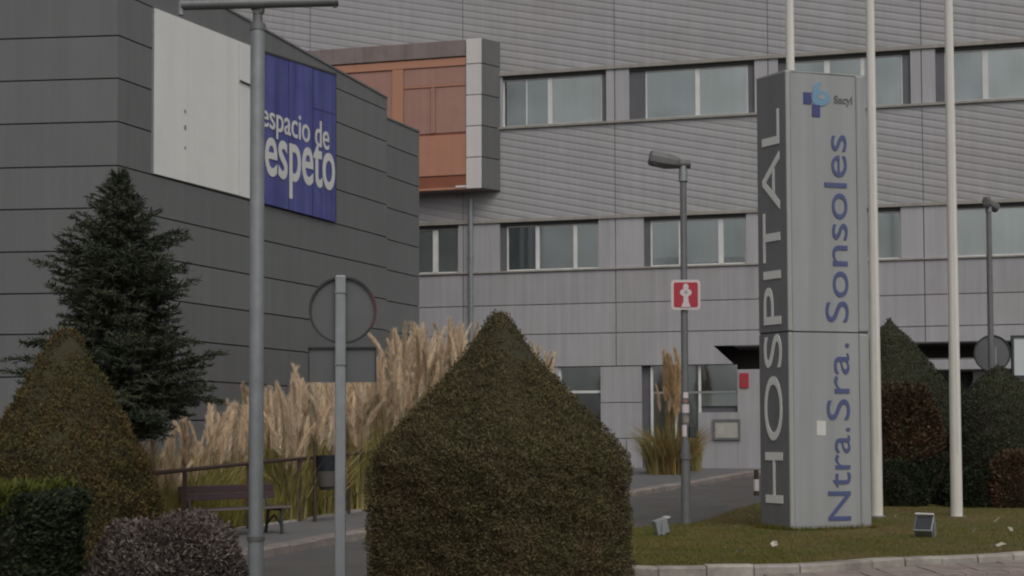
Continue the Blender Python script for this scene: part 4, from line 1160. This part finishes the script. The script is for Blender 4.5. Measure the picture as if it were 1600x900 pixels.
def pampas(p, H, npl, label, seed, group='pampas grass clumps behind the railing', pl=None, lean=.14, plen=.95, mt=None, shaft=True, foot=.62):
    r = random.Random(seed); root = empty('pampas_grass', p, r.random() * 6, label, 'pampas grass', group)
    fo = bpy.data.objects.new('reeds', REO if mt else RE[seed % 3]); link(fo, root); fo.scale = (H * .8, H * .8, H * foot)
    for i in range(npl):
        a = r.random() * 6.28; ln = lean * r.uniform(.1, 1.2); hh = H * r.uniform(.66, 1.0); L = plen * r.uniform(.6, 1.15)
        d = Vector((math.cos(a) * ln, math.sin(a) * ln, 1)).normalized(); base = Vector((math.cos(a) * .18 * r.random(), math.sin(a) * .18 * r.random(), 0))
        sl = max(.3, hh - L)
        q = d.to_track_quat('Z', 'Y').to_euler()
        st = bpy.data.objects.new('stalk', stm_me); link(st, root); st.location = base; st.rotation_euler = q; st.scale = (1.6, 1.6, sl + .2)
        o = bpy.data.objects.new('plume', r.choice(pl or PL)); link(o, root); o.location = base + d * sl
        o.rotation_euler = (d.to_track_quat('Z', 'Y') @ Matrix.Rotation(r.random() * 6.28, 3, 'Z').to_quaternion()).to_euler()
        o.scale = (L * r.uniform(.75, 1.1),) * 2 + (L,)
    return root
# (picture column, height of the tips in the picture, distance)
PG = [(232, 686, 21.5), (262, 672, 22.5), (296, 648, 23.5), (330, 626, 24.5), (366, 632, 25.5), (378, 612, 28), (432, 590, 27.5), (452, 598, 26.0),
      (486, 572, 29), (505, 590, 27.5), (520, 566, 30), (552, 562, 31.5), (585, 545, 30.5), (600, 524, 33), (628, 505, 34), (652, 500, 35.5), (678, 508, 33.5), (700, 496, 36),
      (728, 502, 37), (715, 506, 34.5), (690, 500, 34.2), (665, 506, 32.6), (742, 508, 36), (635, 508, 32.6), (400, 600, 26.2), (345, 622, 26.5), (470, 588, 28.2), (536, 560, 29.6), (575, 548, 32), (756, 512, 38), (640, 520, 31.5), (790, 530, 39), (838, 532, 40), (850, 536, 40.5), (860, 560, 41), (868, 575, 41.4), (410, 600, 30), (560, 580, 28.8), (610, 560, 30.0)]
descr = ['in front of the dark grey wall', 'beside the dark spruce', 'behind the bench', 'behind the litter bin', 'left of the big clipped shrub', 'right of the big clipped shrub']
for i, (px, ty, Y) in enumerate(PG):
    p = bank_pt(px, Y); H = at(px, ty, Y).z - p.z
    d_ = descr[1] if px < 300 else descr[2] if px < 440 else descr[3] if px < 530 else descr[4] if px < 800 else descr[5]
    pampas(p, H, 12 if px > 420 else 9, 'tall pampas grass with straw coloured plumes growing ' + d_, i + 3, 'pampas grass growing ' + d_, plen=1.0 if px > 500 else .85)
p = ground(1052, 741, .12)
pampas(p, at(1048, 543, p.y).z - p.z, 12, 'pampas grass with orange brown plumes by the entrance window', 91, None, PLO, .05, 1.25, foot=.5, mt=1)
p2 = ground(1030, 741, .12)
pampas(p2, at(1020, 575, p2.y).z - p2.z, 3, 'thin pampas grass with pale plumes left of the orange plumes', 92, None, PL, .12, .9, foot=.5)
p = ground(1086, 736, .12)
pampas(p, 1.6, 0, 'low green reed clump beside the lamp post at the entrance wall', 94, None, foot=1.0)

# ================================================================== CLIPPED SHRUBS
Yt = 12.6; kk = Yt / FPX
b = at(781, 800, Yt); b.z = .02
zap, zsh = at(775, 490, Yt).z, at(775, 705, Yt - .2).z
zq = lambda y: at(781, y, Yt).z
kq = kk / 1.36
topiary('clipped_yew', b, [(0, 207 * kq), (.3, 209 * kq), (zq(770), 207 * kq), (zq(726), 207 * kq), (zq(708), 201 * kq), (zq(688), 184 * kq), (zq(650), 144 * kq), (zq(612), 107 * kq),
                           (zq(575), 74 * kq), (zq(550), 53 * kq), (zq(530), 39 * kq), (zq(512), 27 * kq), (zq(499), 16 * kq), (zq(492), 5 * kq)],
        16, R(49), 270000, .023, M['top_big'], 'large box shaped yew clipped to a pyramid top in the foreground', 'topiary', depth=.085, seed=4, amp=.016)
Yc = 14.0
b = at(100, 800, Yc); b.z = .02
zap = at(95, 518, Yc).z
zc_ = lambda y: at(95, y, Yc).z
topiary('clipped_cypress', b, [(0, .95), (.5, .93), (zc_(775), .88), (zc_(730), .80), (zc_(675), .61), (zc_(635), .49), (zc_(605), .385), (zc_(560), .225), (zc_(538), .15), (zc_(524), .09), (zap, .02)],
        2.4, 0, 110000, .030, M['top_cone'], 'rust tinged cone shaped conifer in front of the spruce at the left', 'topiary', depth=.10, seed=8, amp=.05)
Y3 = 34.0
b = at(1393, 750, Y3); b.z = G(Y3) + .1
zz = lambda y, Y_, b_: at(1400, y, Y_).z - b_.z
topiary('clipped_yew', b, [(0, 1.25), (1.2, 1.36), (zz(640, Y3, b), 1.32), (zz(605, Y3, b), 1.22), (zz(565, Y3, b), .80), (zz(530, Y3, b), .42), (zz(508, Y3, b), .12), (zz(497, Y3, b), .005)],
        3.2, R(40), 60000, .045, M['top_far'], 'pointed dark green yew with reddish shrub before it, beside the middle flagpole', 'topiary', depth=.05, seed=12, amp=.01)
Y4 = 31.0
b = at(1562, 750, Y4); b.z = G(Y4) + .1
topiary('clipped_yew', b, [(0, .85), (.9, .97), (zz(680, Y4, b), .98), (zz(640, Y4, b), .85), (zz(618, Y4, b), .68), (zz(600, Y4, b), .47), (zz(582, Y4, b), .22), (zz(574, Y4, b), .06), (zz(571, Y4, b), .005)],
        2.6, R(20), 50000, .045, M['top_far'], 'dome shaped dark green yew below the round sign at the right', 'topiary', depth=.05, seed=15, amp=.015)

def shrub(name, c, rx, ry, rz_, n, leaf, material, label, core, seed, group=None, shape='quad', fl=.6, depth=.35, updir=.3):
    root = empty(name, c, 0, label, 'shrub', group)
    m_ = MB(); vs, fs = [], []
    nu, nv = 24, 10
    for i in range(nv + 1):
        ph = math.pi / 2 * i / nv
        for k in range(nu):
            t_ = 2 * math.pi * k / nu; vs.append((.85 * rx * math.cos(t_) * math.cos(ph) ** .6, .85 * ry * math.sin(t_) * math.cos(ph) ** .6, .86 * rz_ * math.sin(ph)))
    for i in range(nv):
        for k in range(nu): fs.append((i * nu + k, i * nu + (k + 1) % nu, (i + 1) * nu + (k + 1) % nu, (i + 1) * nu + k))
    m_.add(vs, fs); cr = m_.build('crown', core, root, smooth=True)
    t_ = RNG.random(n) * 6.28; ph = np.arcsin(RNG.random(n))
    N = np.stack([np.cos(t_) * np.cos(ph) ** .6, np.sin(t_) * np.cos(ph) ** .6, np.sin(ph)], 1)
    P = N * np.array([rx, ry, rz_]); cl_ = lump(P, 5.0 / max(rx, .5), seed)
    P *= (1 - depth * .25 * RNG.random(n) ** 1.5 + .09 * cl_)[:, None]
    Nn = unit(N / np.array([rx, ry, rz_]))
    D = unit(Nn + np.array([0, 0, updir]) + RNG.normal(size=(n, 3)) * fl)
    L = leaf * RNG.uniform(.5, 1.5, n)
    leaf_mesh('foliage', P, D, L, L * .4 if shape == 'quad' else L * .16, material, cr, np.clip(.5 + .3 * cl_ + RNG.normal(size=n) * .25, 0, 1), shape)
    return root
b = at(262, 880, 9.6); b.z = 0
shrub('twiggy_shrub', b, .62, .60, at(262, 812, 9.6).z, 90000, .032, M['purple'], 'rounded grey purple twiggy shrub in the lower left foreground', M['top_core'], 31, shape='quad', fl=1.1, depth=.7)
b = at(1418, 740, 31.5); b.z = G(31.5) + .1
shrub('red_shrub', b, .85, .7, at(1418, 598, 31.5).z - b.z, 15000, .09, M['redshrub'], 'reddish brown shrub in front of the pointed yew', M['top_core'], 33, depth=.5)
b = at(1590, 755, 29.6); b.z = G(29.6) + .1
shrub('red_shrub', b, .62, .5, at(1590, 706, 29.6).z - b.z, 9000, .07, M['redshrub'], 'low reddish shrub at the foot of the dome shaped yew', M['top_core'], 34, depth=.5)
for px, Y_, rx, ty, lab in ((1395, 30.2, .75, 722, 'low dark bush beside the foot of the middle flagpole'), (1462, 31.0, .75, 712, 'low dark bush just left of the rightmost flagpole'),
                            (1520, 30.0, .65, 735, 'low dark bush just right of the rightmost flagpole')):
    b = at(px, 750, Y_); b.z = G(Y_) + .1
    shrub('low_bush', b, rx, .55, at(px, ty, Y_).z - b.z, 9000, .07, M['hedge_in'], lab, M['top_core'], int(px), 'low dark bushes behind the lawn', depth=.5)
# small tree behind, seen between the pointed yew and the flagpole
b = at(1470, 740, 38.0); b.z = G(38) + .1
shrub('low_bush', b, .9, .8, at(1470, 590, 38).z - b.z, 9000, .10, M['hedge_in'], 'dark bush in front of the entrance between pointed yew and flagpole', M['top_core'], 77, None, depth=.6)

# hedge, lower left
bx = at(140, 800, 9.0).x; b = Vector((bx - 1.62, 8.9, 0))
hg = empty('hedge', b, 0, 'dark clipped hedge with yellow green tips in the lower left corner', 'hedge')
ht = at(60, 768, 8.6).z
mb = MB(); mb.box(-1.4, 1.38, -.55, .7, 0, ht - .07); cr = mb.build('hedge_body', M['top_core'], hg)
n = 60000
f_ = RNG.random(n); P = np.zeros((n, 3)); N = np.zeros((n, 3))
top = f_ < .4; fr2 = (f_ >= .4) & (f_ < .75); sd = f_ >= .75
P[:, 0] = RNG.uniform(-1.4, 1.42, n); P[:, 1] = RNG.uniform(-.6, .7, n); P[:, 2] = RNG.uniform(0, ht - .03, n)
P[top, 2] = ht - .05; N[top, 2] = 1; P[fr2, 1] = -.6; N[fr2, 1] = -1; P[sd, 0] = 1.42; N[sd, 0] = 1
cl = lump(P, 5.0, 50); P += N * (cl * .05 - .06 * RNG.random(n))[:, None]
D = unit(N * .8 + np.array([0, 0, .5]) + RNG.normal(size=(n, 3)) * .6)
leaf_mesh('foliage', P, D, .04 * RNG.uniform(.6, 1.4, n), .02, M['hedge_in'], cr, None, 'quad')
n = 15000
P = np.stack([RNG.uniform(-1.4, 1.35, n), RNG.uniform(-.6, .68, n), np.full(n, ht)], 1)
edge_ = RNG.random(n) < .35; P[edge_, 1] = -.6 - .02 * RNG.random(edge_.sum()); P[edge_, 2] = ht - .13 * RNG.random(edge_.sum()) ** 1.5
cl = lump(P, 4.0, 52); keep = RNG.random(n) < np.clip(.75 + .5 * cl, .2, 1); P[:, 2] += .03 * cl - .03 * RNG.random(n)
P = P[keep]; n = len(P)
D = unit(np.array([0, -.1, 1.0]) + RNG.normal(size=(n, 3)) * .5)
leaf_mesh('new_shoots', P, D, .05 * RNG.uniform(.6, 1.7, n), .018, M['hedge_top'], cr, None, 'quad')
# side shoots lower on the hedge front
n = 2500
P = np.stack([RNG.uniform(-1.4, -.3, n), np.full(n, -.62), ht - .30 + .05 * RNG.normal(size=n)], 1)
leaf_mesh('new_shoots', P, unit(np.array([0, -.6, .8]) + RNG.normal(size=(n, 3)) * .5), .045, .018, M['hedge_top'], cr, None, 'quad')

# ================================================================== SPRUCE
Ysp = 20.0
b = at(182, 760, Ysp); b.z = .12; ks = Ysp / FPX
zt = at(182, 260, Ysp).z - b.z
sp = empty('spruce_tree', b, 0, 'dark green spruce with ragged outline against the dark grey wall', 'tree')
mb = MB(); mb.tube((0, 0, -.1), (0, 0, zt * .6), .11, .05, 10); mb.tube((0, 0, zt * .6), (0, 0, zt - .02), .05, .010, 8); mb.build('trunk', M['spruce_bark'], sp, smooth=True)
ypx = np.array([262, 290, 320, 350, 400, 440, 480, 520, 550, 590, 620, 660, 690]); half = np.array([2, 9, 30, 62, 92, 98, 92, 96, 124, 148, 142, 112, 66]) * ks
halfL = np.array([2, 10, 34, 56, 92, 96, 78, 82, 114, 152, 142, 104, 56]) * ks
zpx = np.array([at(182, y, Ysp).z - b.z for y in ypx])
Cs, Ds, Ls, Ws, Ts = [], [], [], [], []
limb = MB()
rr = random.Random(5)
nb_ = 400
for i in range(nb_):
    f = (i + .5) / nb_
    z = zt - .12 - (zt - .12 - zpx[-1]) * f ** .8
    a = i * 2.39996 + rr.uniform(-.3, .3)
    Lb = float(np.interp(-z, -zpx, half if math.cos(a) > 0 else halfL)) * rr.choice((.55, .72, .9, 1.0, 1.08, 1.22)) * (1 + .14 * math.sin(a * 3 + z * 6))
    up = .75 if f < .12 else (.55 - .6 * f + rr.uniform(-.15, .2))
    d = Vector((math.cos(a), math.sin(a), up)).normalized()
    Lr = Lb / max(.3, math.hypot(d.x, d.y)) if f >= .12 else Lb / .75
    Lr = min(Lr, Lb * 1.35)
    p0 = Vector((0, 0, z - Lr * d.z * .75))
    p1 = p0 + d * Lr
    if i % 2 == 0: limb.tube(p0, p0 + d * Lr * .8, .016, .005, 4, False)
    nt = max(7, int(Lr * 17))
    side = Vector((-d.y, d.x, 0)).normalized()
    for k in range(nt):
        s = (k + .5) / nt
        if s < .12: continue
        c0 = p0 + d * (Lr * s) + Vector((0, 0, .06 * math.sin(s * 3)))
        for sg_ in (-1, 1):
            tl = (.10 + .30 * Lb * (1 - s) ** .7) * rr.uniform(.6, 1.2)
            td = (d * .75 + side * sg_ * .85 + Vector((0, 0, rr.uniform(-.35, .15)))).normalized()
            m_ = max(4, int(tl * 46))
            for q in range(m_):
                tt = (q + .3) / m_
                c = c0 + td * tl * tt
                nd = (td * .9 + Vector((rr.gauss(0, .6), rr.gauss(0, .6), rr.gauss(.15, .5)))).normalized()
                Cs.append(tuple(c)); Ds.append(tuple(nd)); Ls.append(rr.uniform(.055, .11)); Ws.append(.026); Ts.append(min(1, max(0, .35 + .3 * tt + rr.gauss(0, .2))))
limb.build('limb', M['spruce_bark'], sp)
cr = leaf_mesh('crown', np.array(Cs), np.array(Ds), np.array(Ls), np.array(Ws), M['spruce'], sp, np.array(Ts))
print('spruce needles', len(Cs))
